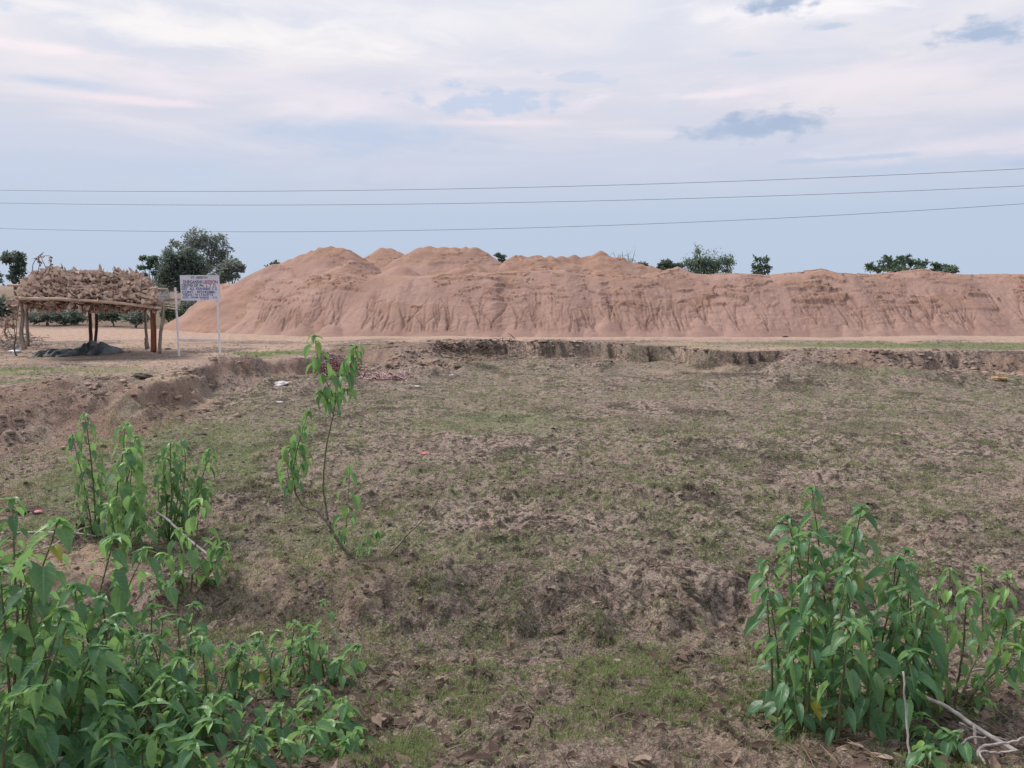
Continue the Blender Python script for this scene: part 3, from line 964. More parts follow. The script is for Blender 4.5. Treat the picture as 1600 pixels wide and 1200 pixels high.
# ------------------------------------------------------------------ shelter
def shelter():
    c0 = P(140, 549, 0)
    yf = 23.3; yb = 26.2
    gz = H(c0.x, yf)
    root = thing('leaf_roof_shelter', (c0.x, 24.6, gz), 'open shelter on rough poles roofed with dry brown leaf branches', 'shelter')

    def post(pts, r0, r1, mat, name='post'):
        m_ = MB()
        q = wob(pts, 4, .02)
        n = len(q)
        m_.tube(q, [r0 + (r1 - r0) * i / (n - 1) for i in range(n)], 8)
        m_.build(name, mat, root)
    def X(px, d, py=500): return PD(px, py, d).x
    def Z(py, d): return PD(800, py, d).z
    def pole_px(lst, r0, r1, mat, name='post'):
        pts = [PD(a, b, d) for a, b, d in lst]
        post(pts, r0, r1, mat, name)
    pole_px([(38, 546, 23.3), (33, 520, 23.3), (36, 495, 23.3), (33, 468, 23.3)], .07, .05, M['post_grey'])
    pole_px([(44, 541, 24.2), (42, 500, 24.2), (43, 466, 24.2)], .05, .04, M['post_grey'])
    pole_px([(142, 538, 25.9), (141, 505, 25.9), (139, 455, 25.9)], .06, .05, M['post_dark'])
    pole_px([(148, 540, 25.3), (151, 505, 25.3), (150, 452, 25.3)], .05, .045, M['post_dark'])
    pole_px([(231, 545, 24.4), (228, 515, 24.4), (227, 460, 24.4)], .05, .035, M['post_grey'])
    pole_px([(240, 550, 23.4), (240, 515, 23.4), (238, 474, 23.4)], .085, .075, M['post_red'])
    pole_px([(249, 553, 23.3), (251, 520, 23.3), (254, 500, 23.3), (255, 470, 23.3)], .055, .04, M['post_grey'])
    pole_px([(229, 546, 24.9), (228, 528, 24.9)], .045, .04, M['post_grey'], 'stump')
    # roof poles
    pole_px([(30, 466, 22.95), (100, 468, 22.95), (180, 473, 22.98), (252, 482, 23.05)], .05, .045, M['pole'], 'eave_pole')
    pole_px([(12, 446, 25.9), (40, 446, 25.9), (150, 450, 25.9), (262, 452, 25.9)], .04, .04, M['pole'], 'roof_pole')
    pole_px([(200, 470, 24.2), (250, 480, 23.8), (281, 484, 23.6)], .03, .022, M['pole'], 'roof_pole')
    pole_px([(215, 470, 24.6), (250, 476, 24.4), (278, 480, 24.2)], .022, .018, M['pole'], 'roof_pole')
    pole_px([(225, 462, 24.9), (262, 463, 25.2)], .02, .016, M['pole'], 'roof_pole')
    for px in (40, 82, 120, 160, 200, 240):
        pole_px([(px, 470 + px * .03, 23.1), (px, 462, 24.7), (px + 3, 452, 26.2)], .03, .03, M['pole'], 'rafter')
    # thatch of curled leaves over a lumpy body
    xl, xr = X(50, 24), X(250, 24)
    th = MB()
    rr = random.Random(5)
    nx, ny = 60, 26
    def top(u, v):  # u across 0..1, v front..back 0..1
        ridge = math.sin(min(1, v / .62) * PI / 2) if v < .62 else math.cos((v - .62) / .38 * PI / 2 * .6)
        e = min(1, u / .10) ** .6 * min(1, (1 - u) / .16) ** .7
        n_ = float(vn(np.array([u * 9.]), np.array([v * 4.]), 77)[0]) - .5
        return (.12 + .88 * ridge * e) + n_ * .22
    zf = Z(475, 23.2); zt = 2.62
    def tp(u, v):
        x = xl + (xr - xl) * u; y = 23.15 + 3.1 * v
        zb = zf + (Z(452, 26.2) - zf) * v + .02
        x = x + .32 - .52 * (y - 23.15)
        return Vector((x, y, zb + (zt - zf) * .74 * max(0.05, top(u, v)) * (1 - .25 * v) - .10 * u))
    vs = []; fs = []
    for j in range(ny + 1):
        for i in range(nx + 1):
            p = tp(i / nx, j / ny); vs.append(p - Vector((0, 0, .10)))
    nb = len(vs)
    for j in range(ny + 1):
        for i in range(nx + 1):
            p = vs[j * (nx + 1) + i]
            vb = j / ny
            zb = zf + (Z(452, 26.2) - zf) * vb
            vs.append(Vector((p.x, p.y, min(p.z - .02, zb - .02 + rr.uniform(-.03, .03)))))
    for j in range(ny):
        for i in range(nx):
            a = j * (nx + 1) + i
            fs.append((a, a + 1, a + nx + 2, a + nx + 1)); fs.append((nb + a, nb + a + nx + 1, nb + a + nx + 2, nb + a + 1))
    for i in range(nx): fs.append((i, nb + i, nb + i + 1, i + 1))
    for j in range(ny):
        a = j * (nx + 1); fs.append((a, a + nx + 1, nb + a + nx + 1, nb + a)); a += nx; fs.append((a, nb + a, nb + a + nx + 1, a + nx + 1))
    th.add(vs, fs, rnd=.12)

    def curl_leaf(p, L, w, axis, nrm, curl, rnd):
        side = axis.cross(nrm).normalized(); nrm = side.cross(axis).normalized()
        V_ = []; F_ = []
        prof = [.12, .75, 1, .85, .1]
        for i in range(5):
            t_ = i / 4
            ang = curl * t_
            c_ = p + axis * (L * math.sin(ang) / max(curl, .01)) + nrm * (L * (1 - math.cos(ang)) / max(curl, .01))
            for k in (-1, 0, 1):
                V_.append(c_ + side * (k * w * .5 * prof[i]) + nrm * (abs(k) * w * .28 * prof[i]))
        for i in range(4):
            for k in range(2):
                a = i * 3 + k
                F_.append((a, a + 1, a + 4, a + 3))
        th.add(V_, F_, rnd=rnd)
    for q in range(3300):
        u = rr.uniform(-.01, 1.01); v = rr.random() ** 1.25
        p = tp(min(1, max(0, u)), v) + Vector((rr.gauss(0, .05), rr.gauss(0, .05), rr.uniform(-.10, .10)))
        ax_ = Vector((rr.gauss(0, 1), rr.gauss(-.5, 1), rr.gauss(-.7, .45))).normalized()
        nr = Vector((rr.gauss(0, .5), rr.gauss(-.6, .5), rr.gauss(.7, .4))).normalized()
        curl_leaf(p, rr.uniform(.16, .42), rr.uniform(.08, .19), ax_, nr, rr.uniform(.4, 2.2), min(1, max(0, rr.gauss(.5, .36))))
    for q in range(330):      # hanging below the eaves
        u = rr.random(); v = rr.random() ** 3
        y = 23.1 + 3.1 * v; x = xl + (xr - xl) * u + .36 - .52 * (y - 23.15)
        zb = zf + (Z(452, 26.2) - zf) * v - .05 * u
        dz = rr.random() ** 2 * .26
        curl_leaf(Vector((x, y, zb - dz * .6 + .02)), rr.uniform(.12, .26), rr.uniform(.06, .13),
                  Vector((rr.gauss(0, .35), rr.gauss(0, .35), -1)).normalized(), Vector((rr.gauss(0, 1), -1, .1)).normalized(), rr.uniform(.3, 1.8), min(1, max(0, rr.gauss(.5, .3))))
    th.build('thatch', M['thatch'], root, smooth=False)
    # dry shoots standing above the roof
    for pts in ([(50, 425, 24.5), (52, 412, 24.5), (60, 400, 24.5), (69, 394, 24.5)], [(58, 428, 24.3), (62, 412, 24.3), (60, 403, 24.3)],
                [(66, 428, 24.3), (72, 420, 24.3), (65, 402, 24.3), (78, 400, 24.3), (81, 408, 24.3)], [(75, 430, 24), (78, 420, 24), (80, 410, 24)],
                [(90, 430, 24.8), (93, 421, 24.8)], [(212, 435, 24.8), (213, 420, 24.8)], [(120, 432, 25), (124, 425, 25)]):
        m_ = MB()
        q = wob([PD(*p) for p in pts], 4, .02)
        m_.tube(q, [.014 - .008 * i / len(q) for i in range(len(q))], 5, rnd=.15)
        th = m_
        for k in range(7):
            p = q[rr.randint(len(q) // 2, len(q) - 1)]
            curl_leaf(p, rr.uniform(.08, .17), .06, Vector((rr.gauss(0, .5), rr.gauss(0, .5), -1)).normalized(), Vector((rr.gauss(0, 1), -1, .2)).normalized(), 1.0, rr.random() * .35)
        m_.build('dry_shoot', M['thatch'], root, smooth=False)
    return root


shelter()

# ------------------------------------------------------------------ things under and beside the shelter
def crumple(name, c0, c1, wid, hgt, mat, label, cat, seed, nx=46, ny=18):
    c0 = Vector(c0); c1 = Vector(c1)
    d = (c1 - c0); L = d.length; d.normalize(); sd_ = Vector((-d.y, d.x, 0)).normalized()
    vs = []; fs = []
    for j in range(ny + 1):
        for i in range(nx + 1):
            u = i / nx; v = j / ny
            e = (math.sin(PI * v) ** .6) * (min(1, u * 6, (1 - u) * 5) ** .5)
            nn = float(fbm(np.array([u * 7.]), np.array([v * 3.]), seed, 3)[0])
            rd = abs(2 * float(vn(np.array([u * 9. + v * 2]), np.array([v * 2.]), seed + 3)[0]) - 1)
            p = c0 + d * (L * u) + sd_ * ((v - .5) * wid * (.8 + .5 * nn))
            p.z = H(p.x, p.y) + .012 + hgt * e * (.35 + .75 * nn + .45 * rd)
            vs.append(p)
    for j in range(ny):
        for i in range(nx):
            a = j * (nx + 1) + i
            fs.append((a, a + 1, a + nx + 2, a + nx + 1))
    o = link_mesh(name, vs, fs, mat, smooth=False, loc=((c0.x + c1.x) / 2, (c0.y + c1.y) / 2, 0))
    setp(o, label, cat)
    return o


a = PD(66, 545, 24.2); b_ = PD(176, 545, 24.6)
crumple('tarpaulin', (a.x, 24.3, 0), (a.x + (b_.x - a.x) * .55, 24.1, 0), 1.2, .20, M['tarp'], 'crumpled dark tarpaulin lying under the left of the shelter', 'tarpaulin', 500)
crumple('tarpaulin', (a.x + (b_.x - a.x) * .45, 24.9, 0), (b_.x, 24.6, 0), 1.1, .30, M['tarp'], 'folded dark tarpaulin humped behind the shelter middle poles', 'tarpaulin', 520)


def lump(name, c, r, mat, label, cat, group=None, seed=1, squash=.6):
    m_ = MB()
    n, k = 12, 8
    rr = random.Random(seed)
    vs = []
    for j in range(k + 1):
        ph = PI * j / k
        for i in range(n):
            th_ = 2 * PI * i / n
            q = 1 + (rr.random() - .5) * .45
            vs.append(Vector(c) + Vector((math.sin(ph) * math.cos(th_) * r[0] * q, math.sin(ph) * math.sin(th_) * r[1] * q, (math.cos(ph) * r[2]) * q + r[2] * .35)))
    fs = []
    for j in range(k):
        for i in range(n):
            fs.append((j * n + i, (j + 1) * n + i, (j + 1) * n + (i + 1) % n, j * n + (i + 1) % n))
    m_.add(vs, fs)
    o = m_.build(name, mat, smooth=False, loc=c)
    setp(o, label, cat, group)
    return o


for (px, py, w, mat, nm, lb, ct, gp) in (
        (24, 551, .22, 'blue_litter', 'plastic_bag', 'crumpled pale blue plastic bag beside the left shelter post', 'bag', None),
        (61, 553, .07, 'white_litter', 'paper_scrap', 'white scrap on the ground below the tarpaulin', 'litter', None),
        (440, 601, .16, 'white_litter', 'stone', 'pale stone at the foot of the left bank, nearer the rubbish pile', 'stone', None),
        (436, 603, .10, 'white_litter', 'stone', 'smaller pale stone just left of another at the foot of the bank', 'stone', None),
        (437, 629, .07, 'white_litter', 'paper_scrap', 'tiny white scrap on the grass below the left bank', 'litter', None),
        (699, 558, .07, 'white_litter', 'paper_scrap', 'white scrap by the dark roots of the far bank', 'litter', None),
        (652, 604, .07, 'white_litter', 'paper_scrap', 'white scrap on the bed right of the pink husks', 'litter', None),
        (706, 587, .07, 'white_litter', 'paper_scrap', 'flat white scrap on the far green part of the pond bed', 'litter', None),
        (664, 710, .09, 'red_litter', 'wrapper', 'red and white wrapper lying alone in the middle of the pond bed', 'wrapper', None),
        (1227, 527, .13, 'clod', 'rock', 'small dark rock standing at the foot of the sand ridge', 'rock', None),
        (1560, 594, .24, 'ochre', 'clay_lump', 'ochre yellow lump of clay on the far bank at the right', 'clay lump', None),
        (221, 590, .22, 'clod', 'clod', 'black clod on the sandy track left of the signboard', 'clod', None),
        (262, 546, .12, 'clod', 'clod', 'dark clod between the shelter and the signboard', 'clod', None),
        (40, 800, .11, 'clod', 'clod', 'dark clod by the left edge of the pond bed', 'clod', None),
        (20, 799, .10, 'clod', 'clod', 'dark clod nearest the left edge of the photo', 'clod', None),
        (58, 803, .06, 'red_litter', 'husk', 'small red brown husk beside the dark clods at the left', 'husk', None),
        (316, 680, .10, 'clod', 'clod', 'black clod on the green grass right of the sandy descent', 'clod', None),
        (505, 665, .09, 'clod', 'clod', 'dark clod behind the tall forked shrub', 'clod', None),
        (265, 826, .17, 'clod', 'root_stump', 'black root stump under the right shrub of the left clump', 'stump', None),
        (137, 826, .13, 'clod', 'root_stump', 'dark root stump at the foot of the tall thin shrub', 'stump', None)):
    g = G(px, py)
    lump(nm, g, (w, w * .6, w * .3), M[mat], lb, ct, gp, seed=int(px * 7 + py))
g = PD(1589, 455, 36.4)
sx = g.x
lump('red_rag', Vector((sx, 36.2, g.z)), (.16, .06, .20), M['red_litter'], 'torn red rag caught high on the sand face at the far right', 'rag', None, 9)


def pile(name, px0, px1, py0, py1, mat, mat2, n, label, cat, hgt):
    c = G((px0 + px1) / 2, (py0 + py1) / 2)
    root = thing(name, c, label, cat)
    a = MB(); b2 = MB()
    rr = random.Random(n)
    for k in range(n):
        g_ = G(rr.uniform(px0, px1), rr.uniform(py0, py1)) if k < 60 else None
        if g_ is None:
            t_ = rr.random(); s_ = rr.random()
            p0 = G0[rr.randrange(len(G0))]; g_ = p0 + Vector((rr.gauss(0, .2), rr.gauss(0, .2), 0))
        else:
            if k == 0: G0 = []
            G0.append(g_)
        z0 = g_.z + rr.random() ** 2 * hgt
        d_ = Vector((rr.gauss(0, 1), rr.gauss(0, 1), rr.gauss(0, .35))).normalized() * rr.uniform(.10, .32)
        m3 = a if rr.random() < .8 else b2
        m3.tube([Vector((g_.x, g_.y, z0)), Vector((g_.x, g_.y, z0 + .03)) + d_ * .5, Vector((g_.x, g_.y, z0)) + d_], [.014, .012, .006], 4)
    setp(a.build('twigs', M[mat], root), kind='stuff'); setp(b2.build('husks', M[mat2], root), kind='stuff')


pile('brush_pile', 505, 552, 574, 592, 'maroon', 'dead', 420, 'tangled pile of dark maroon twigs by the far bank', 'brush pile', .30)
pile('brush_pile', 565, 632, 588, 594, 'pinkbit', 'maroon', 200, 'low strewn heap of pale pink husks right of the maroon twigs', 'brush pile', .08)
pile('brush_pile', 4, 60, 532, 548, 'woody', 'dead', 300, 'dry brushwood heaped against the left posts of the shelter', 'brush pile', .35)
pile('brush_pile', 676, 800, 543, 552, 'clod', 'woody', 300, 'dark roots and twigs matted over the far bank behind the tall shrub', 'brush pile', .22)

# ------------------------------------------------------------------ signboard
def signboard():
    zL = P(279, 553, 0); zR = P(344, 557, 0)
    D = 23.6
    L0 = PD(279, 553, D); R0 = PD(343.5, 556, D)
    root = thing('signboard', ((L0.x + R0.x) / 2, D, H((L0.x + R0.x) / 2, D)), 'white painted signboard with hand lettering on two white posts', 'signboard')
    ztop = PD(279, 449, D).z; zbt = PD(300, 430, D).z; zbb = PD(300, 469.5, D).z
    for x in (L0.x, R0.x):
        m_ = MB()
        zb = H(x, D) - .15
        m_.box((x, D + .03, (ztop + zb) / 2), (.045, .045, ztop - zb))
        m_.build('post', M['white_paint'], root, smooth=False)
    m_ = MB(); zc = PD(300, 530, D).z
    m_.box(((L0.x + R0.x) / 2, D + .03, zc), (R0.x - L0.x - .057, .03, .035)); m_.build('crossbar', M['white_paint'], root, smooth=False)
    bl = PD(281.5, 430, D).x; br = PD(342.5, 430, D).x
    m_ = MB()
    m_.box(((bl + br) / 2, D - .012, (zbt + zbb) / 2), (br - bl, .02, zbt - zbb)); board = m_.build('board', M['board'], root, smooth=False)
    m_ = MB()
    w = .022
    for zz in (zbt - w / 2, zbb + w / 2): m_.box(((bl + br) / 2, D - .014, zz), (br - bl + .01, .034, w))
    for x_ in (bl + w / 2, br - w / 2): m_.box((x_, D - .014, (zbt + zbb) / 2), (w, .034, zbt - zbb - 2 * w - .002))
    m_.build('frame', M['white_paint'], root, smooth=False)
    Wd = br - bl; Hh = zbt - zbb
    lines = [('ST. HEERTH', .28, .055, .42, .085, 'navy'), ('DURGANSHI', .08, .20, .47, .13, 'navy'), ('LBIZIION', .58, .20, .38, .13, 'redpaint'),
             ('CENTRE OF  Pvt.', .03, .345, .58, .12, 'navy'), ('L  T  D', .66, .345, .24, .12, 'redpaint'), ('DIST.  ALL  KRANABAS  C G', .03, .48, .90, .11, 'bluepaint'),
             ('CONT. : 9727420881', .04, .615, .84, .11, 'navy'), ('VIDHI : 9111454714', .05, .735, .78, .09, 'bluepaint'),
             ('ADD.  GRAM  WADHI  -  C.G.', .04, .84, .9, .075, 'bluepaint'), ('0 8 8', .50, .925, .2, .05, 'redpaint')]
    for s, u, v, wd, hh, mt in lines:
        cu = bpy.data.curves.new('lettering', 'FONT')
        cu.body = s
        cu.size = 1.0
        cu.extrude = 0.0
        cu.offset = .015
        tmp = bpy.data.objects.new('tmp_text', cu)
        COL.objects.link(tmp)
        bpy.context.view_layer.update()
        me = bpy.data.meshes.new_from_object(tmp.evaluated_get(bpy.context.evaluated_depsgraph_get()))
        bpy.data.objects.remove(tmp)
        co = np.zeros(len(me.vertices) * 3); me.vertices.foreach_get('co', co); co = co.reshape(-1, 3)
        x0, y0 = co[:, 0].min(), co[:, 1].min(); sx_, sy_ = np.ptp(co[:, 0]), np.ptp(co[:, 1])
        nx = bl + Wd * u + (co[:, 0] - x0) / sx_ * Wd * wd
        nz = zbt - Hh * (v + hh) + (co[:, 1] - y0) / sy_ * Hh * hh
        v3 = np.stack([nx - root.location.x, np.full(len(nx), D - .0255 - root.location.y), nz - root.location.z], 1)
        me.vertices.foreach_set('co', v3.ravel()); me.update()
        me.materials.clear(); me.materials.append(M[mt])
        o = bpy.data.objects.new('lettering', me); COL.objects.link(o); o.parent = board


signboard()

# ------------------------------------------------------------------ wires
def wire(pts, label):
    ps = [PD(*p) for p in pts]
    # fit z as a quadratic in x (a hanging span), y linear
    xs = [p.x for p in ps]; zs = [p.z for p in ps]; ys = [p.y for p in ps]
    cz_ = np.polyfit(xs, zs, 2); cy_ = np.polyfit(xs, ys, 1)
    m_ = MB()
    X = np.linspace(-60, 45, 90)
    m_.tube([Vector((x, np.polyval(cy_, x), np.polyval(cz_, x))) for x in X], .011, 5)
    o = m_.build('power_line', M['wire'], loc=(0, float(np.polyval(cy_, 0)), float(np.polyval(cz_, 0))))
    setp(o, label, 'power line', 'power lines strung across the sky')


wire([(0, 297, 44), (500, 298, 42), (1000, 289, 40), (1600, 263, 37.6)], 'highest of the three wires across the sky')
wire([(0, 317, 44.6), (500, 320, 42.6), (1000, 313, 40.6), (1600, 290, 38.2)], 'middle wire of the three across the sky')
wire([(0, 357, 45.2), (400, 362, 43.6), (1000, 351, 41.2), (1600, 318, 38.8)], 'lowest wire, set apart below the other two')

# ------------------------------------------------------------------ trees
def tree(name, label, cat, d, base, blobs_, n, leaf, mat, group=None, limbs=True, trunk_r=.12, seed=1, spread=.5, droop=0., slim=.5):
    """blobs_: crown masses (px, py, half width px, half height px); base: (px, py) of the trunk foot"""
    rr = random.Random(seed)
    px2m = d / FPX
    if base[1] is None:
        b0 = PD(base[0], 445, d); b0.z = 0
    else:
        b0 = PD(base[0], base[1], d)
    b0 = Vector((b0.x, d, H(b0.x, d) - .1))
    root = thing(name, b0, label, cat, group)
    wood = MB(); fol = MB()
    tot = sum(b[2] * b[3] for b in blobs_)
    tips = []
    zmin = min(PD(b[0], b[1], d).z for b in blobs_)
    fork = Vector((b0.x, d, max(b0.z + .3, b0.z + (zmin - b0.z) * .55)))
    trunk = [b0, (b0 + fork) / 2 + Vector((rr.gauss(0, .1), 0, 0)), fork]
    tr = wob(trunk, 3, .03)
    wood.tube(tr, [trunk_r * (1.25 - .4 * i / len(tr)) for i in range(len(tr))], 7)
    for (bx, by, hw, hh) in blobs_:
        c_ = PD(bx, by, d); rx = hw * px2m; rz = hh * px2m; ry = rx * .8
        k = max(3, int(14 * hw * hh / tot * len(blobs_) ** .5))
        mid = fork.lerp(c_, .5) + Vector((rr.gauss(0, .1) * rx, rr.gauss(0, .1), -.1 * rz))
        if limbs:
            w_ = wob([fork, mid, c_], 4, .05)
            wood.tube(w_, [trunk_r * (.6 - .4 * i / len(w_)) for i in range(len(w_))], 5)
        nl = int(n * hw * hh / tot)
        ncl = max(6, nl // 26)
        for q in range(ncl):
            while True:
                v = Vector((rr.uniform(-1, 1), rr.uniform(-1, 1), rr.uniform(-1, 1)))
                if .15 < v.length < 1: break
            v = v * (1 / max(v.length, .01)) * (v.length ** .45)
            cc = c_ + Vector((v.x * rx, v.y * ry, v.z * rz))
            if limbs and rr.random() < .55:
                w_ = wob([c_ + (cc - c_) * .1, (c_ + cc) / 2 + Vector((0, 0, rr.uniform(0, .1) * rz)), cc], 2, .02)
                wood.tube(w_, [trunk_r * (.16 - .11 * i / len(w_)) for i in range(len(w_))], 4)
            cr_ = spread * min(rx, rz) * rr.uniform(.25, .6)
            for l in range(int(nl / ncl)):
                p = cc + Vector((rr.gauss(0, 1) * cr_, rr.gauss(0, 1) * cr_, rr.gauss(0, .75) * cr_))
                if p.z < b0.z + .05: continue
                ax_ = Vector((rr.gauss(0, 1), rr.gauss(0, 1), rr.gauss(.1 - droop, .7))).normalized()
                sd_ = ax_.cross(Vector((rr.gauss(0, 1), rr.gauss(0, 1), rr.gauss(0, 1)))).normalized()
                L = leaf * rr.uniform(.6, 1.5)
                fol.add([p, p + ax_ * L * .5 + sd_ * L * slim * .5, p + ax_ * L, p + ax_ * L * .5 - sd_ * L * slim * .5], [(0, 1, 2, 3)], rnd=min(1, max(0, rr.gauss(.45, .25))))
    wood.build('trunk', M['trunk_grey'], root)
    fol.build('crown', M[mat], root, smooth=False)
    return root


tree('tree', 'small dark tree rising behind the left end of the leaf roof', 'tree', 62, (22, None),
     [(20, 402, 15, 9), (26, 418, 8, 7), (12, 404, 7, 5), (24, 432, 9, 8), (30, 409, 7, 7), (36, 425, 4, 4)], 1700, .26, 'tree_dark', seed=2, trunk_r=.10)
tree('tree', 'dark treetop cut by the left edge of the photo', 'tree', 64, (-6, None), [(-6, 434, 9, 9), (-14, 430, 10, 12)], 500, .26, 'tree_dark', seed=3)
tree('tree', 'flat layered tree left of the big dark tree', 'tree', 82, (235, None),
     [(220, 403, 7, 2.5), (232, 406, 14, 3), (247, 404, 9, 3), (226, 418, 9, 2.5), (240, 414, 12, 3), (250, 419, 7, 3), (228, 429, 6, 2), (244, 428, 6, 3)], 1500, .30, 'tree_mid', seed=4, trunk_r=.09)
tree('tree', 'largest tree, dense below and feathery above, behind the signboard', 'tree', 78, (288, None),
     [(285, 416, 24, 18), (270, 427, 20, 20), (296, 406, 17, 15), (305, 424, 16, 18), (262, 440, 16, 14), (290, 438, 26, 16), (268, 402, 12, 10)], 10500, .26, 'tree_dark', seed=5, trunk_r=.30, spread=.6)
tree('tree', 'grey feathery tree showing above the big dark tree', 'tree', 84, (305, None),
     [(308, 371, 17, 9), (300, 384, 16, 9), (322, 382, 18, 10), (342, 377, 13, 8), (352, 392, 9, 8), (335, 398, 14, 9), (276, 384, 12, 6), (262, 394, 9, 4), (350, 404, 10, 8), (330, 412, 12, 10)],
     5000, .24, 'tree_grey', seed=6, trunk_r=.16, spread=.9)
tree('tree', 'lower grey tree between the big tree and the sand', 'tree', 74, (362, None), [(362, 414, 16, 9), (350, 424, 12, 10), (374, 419, 9, 6), (340, 434, 12, 9), (360, 430, 12, 8)], 2600, .26, 'tree_grey', seed=7, trunk_r=.1)
tree('tree', 'tiny treetop just left of the tallest sand heap', 'tree', 70, (430, None), [(432, 412, 5, 3), (424, 416, 6, 4), (436, 417, 8, 6)], 700, .24, 'tree_mid', seed=8)
tree('tree', 'tiny twin tufts showing between two sand heaps', 'tree', 90, (782, None), [(779, 399, 4, 4.5), (787, 402, 3.5, 4), (782, 410, 5, 6)], 700, .28, 'tree_dark', seed=9)
tree('bush', 'small low bush right of the last sand heap', 'bush', 70, (1003, None), [(1003, 414, 7, 3.5), (1004, 420, 10, 5)], 600, .25, 'tree_dark', seed=10)
tree('bush', 'round dark bush left of the bamboo clump', 'bush', 62, (1043, None), [(1044, 413, 14, 5), (1036, 416, 10, 5), (1056, 418, 9, 5), (1044, 424, 18, 7)], 1700, .25, 'tree_dark', seed=11)
tree('tree', 'small upright tree right of the bamboo clump', 'tree', 66, (1190, None), [(1183, 405, 6, 4), (1195, 407, 6, 4), (1180, 415, 5, 4), (1198, 419, 6, 4), (1189, 418, 6, 5), (1188, 428, 10, 6)], 1000, .22, 'tree_mid', seed=12, trunk_r=.08, spread=.7)
tree('tree', 'broad green treetop spreading over the right part of the ridge', 'tree', 62, (1400, None),
     [(1356, 413, 6, 2.5), (1364, 419, 10, 5), (1378, 409, 5, 3), (1387, 403, 6, 4), (1395, 413, 12, 5), (1405, 403, 5, 2.5), (1412, 408, 9, 5), (1419, 401, 4, 2.5), (1428, 411, 9, 4), (1440, 413, 8, 3), (1447, 409, 4, 1.5), (1405, 421, 38, 6)], 3300, .20, 'tree_mid', seed=13, trunk_r=.12, spread=.8)
tree('bush', 'lower green bush right of the broad treetop', 'bush', 62, (1472, None), [(1461, 414, 6, 2.5), (1470, 418, 9, 3), (1486, 419, 7, 2.5), (1492, 423, 4, 2), (1472, 424, 18, 5)], 1200, .22, 'tree_mid', seed=14, spread=.8)


def bamboo(d, px, culms, sprays, label, mat, seed, leafn=60):
    rr = random.Random(seed)
    b0 = Vector((PD(px, 445, d).x, d, 0)); b0.z = H(b0.x, d) - .05
    root = thing('bamboo_clump', b0, label, 'bamboo')
    fol = MB()
    cul = MB()
    for (x1, y1, dens_) in culms:
        tip = PD(x1, y1, d + rr.uniform(-1, 1))
        base = b0 + Vector((rr.gauss(0, .5), rr.gauss(0, .5), 0))
        mid = base.lerp(tip, .6); mid.x = base.x + (tip.x - base.x) * .35
        w_ = wob([base, mid, tip], 6, .04)
        cul.tube(w_, [.05 - .035 * i / len(w_) for i in range(len(w_))], 5)
        for k in range(int(leafn * dens_)):
            t_ = rr.uniform(.35, 1) ; p = w_[min(len(w_) - 1, int(t_ * len(w_)))]
            p = p + Vector((rr.gauss(0, .16), rr.gauss(0, .16), rr.gauss(0, .2)))
            ax_ = Vector((rr.gauss(0, 1), rr.gauss(0, 1), rr.gauss(-.1, .6))).normalized(); sd_ = ax_.cross(Vector((0, .3, 1))).normalized()
            L = rr.uniform(.2, .4)
            fol.add([p, p + ax_ * L * .4 + sd_ * L * .12, p + ax_ * L, p + ax_ * L * .4 - sd_ * L * .12], [(0, 1, 2, 3)], rnd=rr.random())
    for (bx, by, hw, hh, n) in sprays:
        c_ = PD(bx, by, d)
        for k in range(n):
            p = c_ + Vector((rr.gauss(0, .5) * hw * d / FPX, rr.gauss(0, .5), rr.gauss(0, .5) * hh * d / FPX))
            ax_ = Vector((rr.gauss(0, 1), rr.gauss(0, 1), rr.gauss(0, .8))).normalized(); sd_ = ax_.cross(Vector((0, .3, 1))).normalized()
            L = rr.uniform(.22, .42)
            fol.add([p, p + ax_ * L * .4 + sd_ * L * .14, p + ax_ * L, p + ax_ * L * .4 - sd_ * L * .14], [(0, 1, 2, 3)], rnd=rr.random())
    cul.build('culm', M['stem'], root)
    fol.build('foliage', M[mat], root, smooth=False)


bamboo(66, 1100, [(1091, 387, 3), (1104, 391, 1.4), (1098, 400, 1.5), (1112, 396, 1), (1122, 392, .8), (1072, 404, 1.2), (1080, 408, 1.2), (1126, 402, 1), (1118, 404, 1)],
       [(1080, 412, 12, 7, 420), (1098, 412, 14, 10, 560), (1118, 414, 16, 8, 560), (1132, 406, 12, 6, 260), (1140, 410, 6, 7, 200), (1136, 424, 7, 6, 200), (1100, 424, 30, 7, 700), (1090, 396, 2.5, 9, 120)],
       'green bamboo clump with tall bare tips above the middle of the ridge', 'tree_mid', 21)
bamboo(78, 975, [(958, 394, .3), (966, 398, .4), (972, 392, .3), (981, 395, .5), (992, 392, .3), (975, 402, .6)], [(972, 408, 10, 5, 90), (985, 408, 6, 4, 50)],
       'sparse thin bamboo stems behind the right sand heap', 'tree_grey', 22)

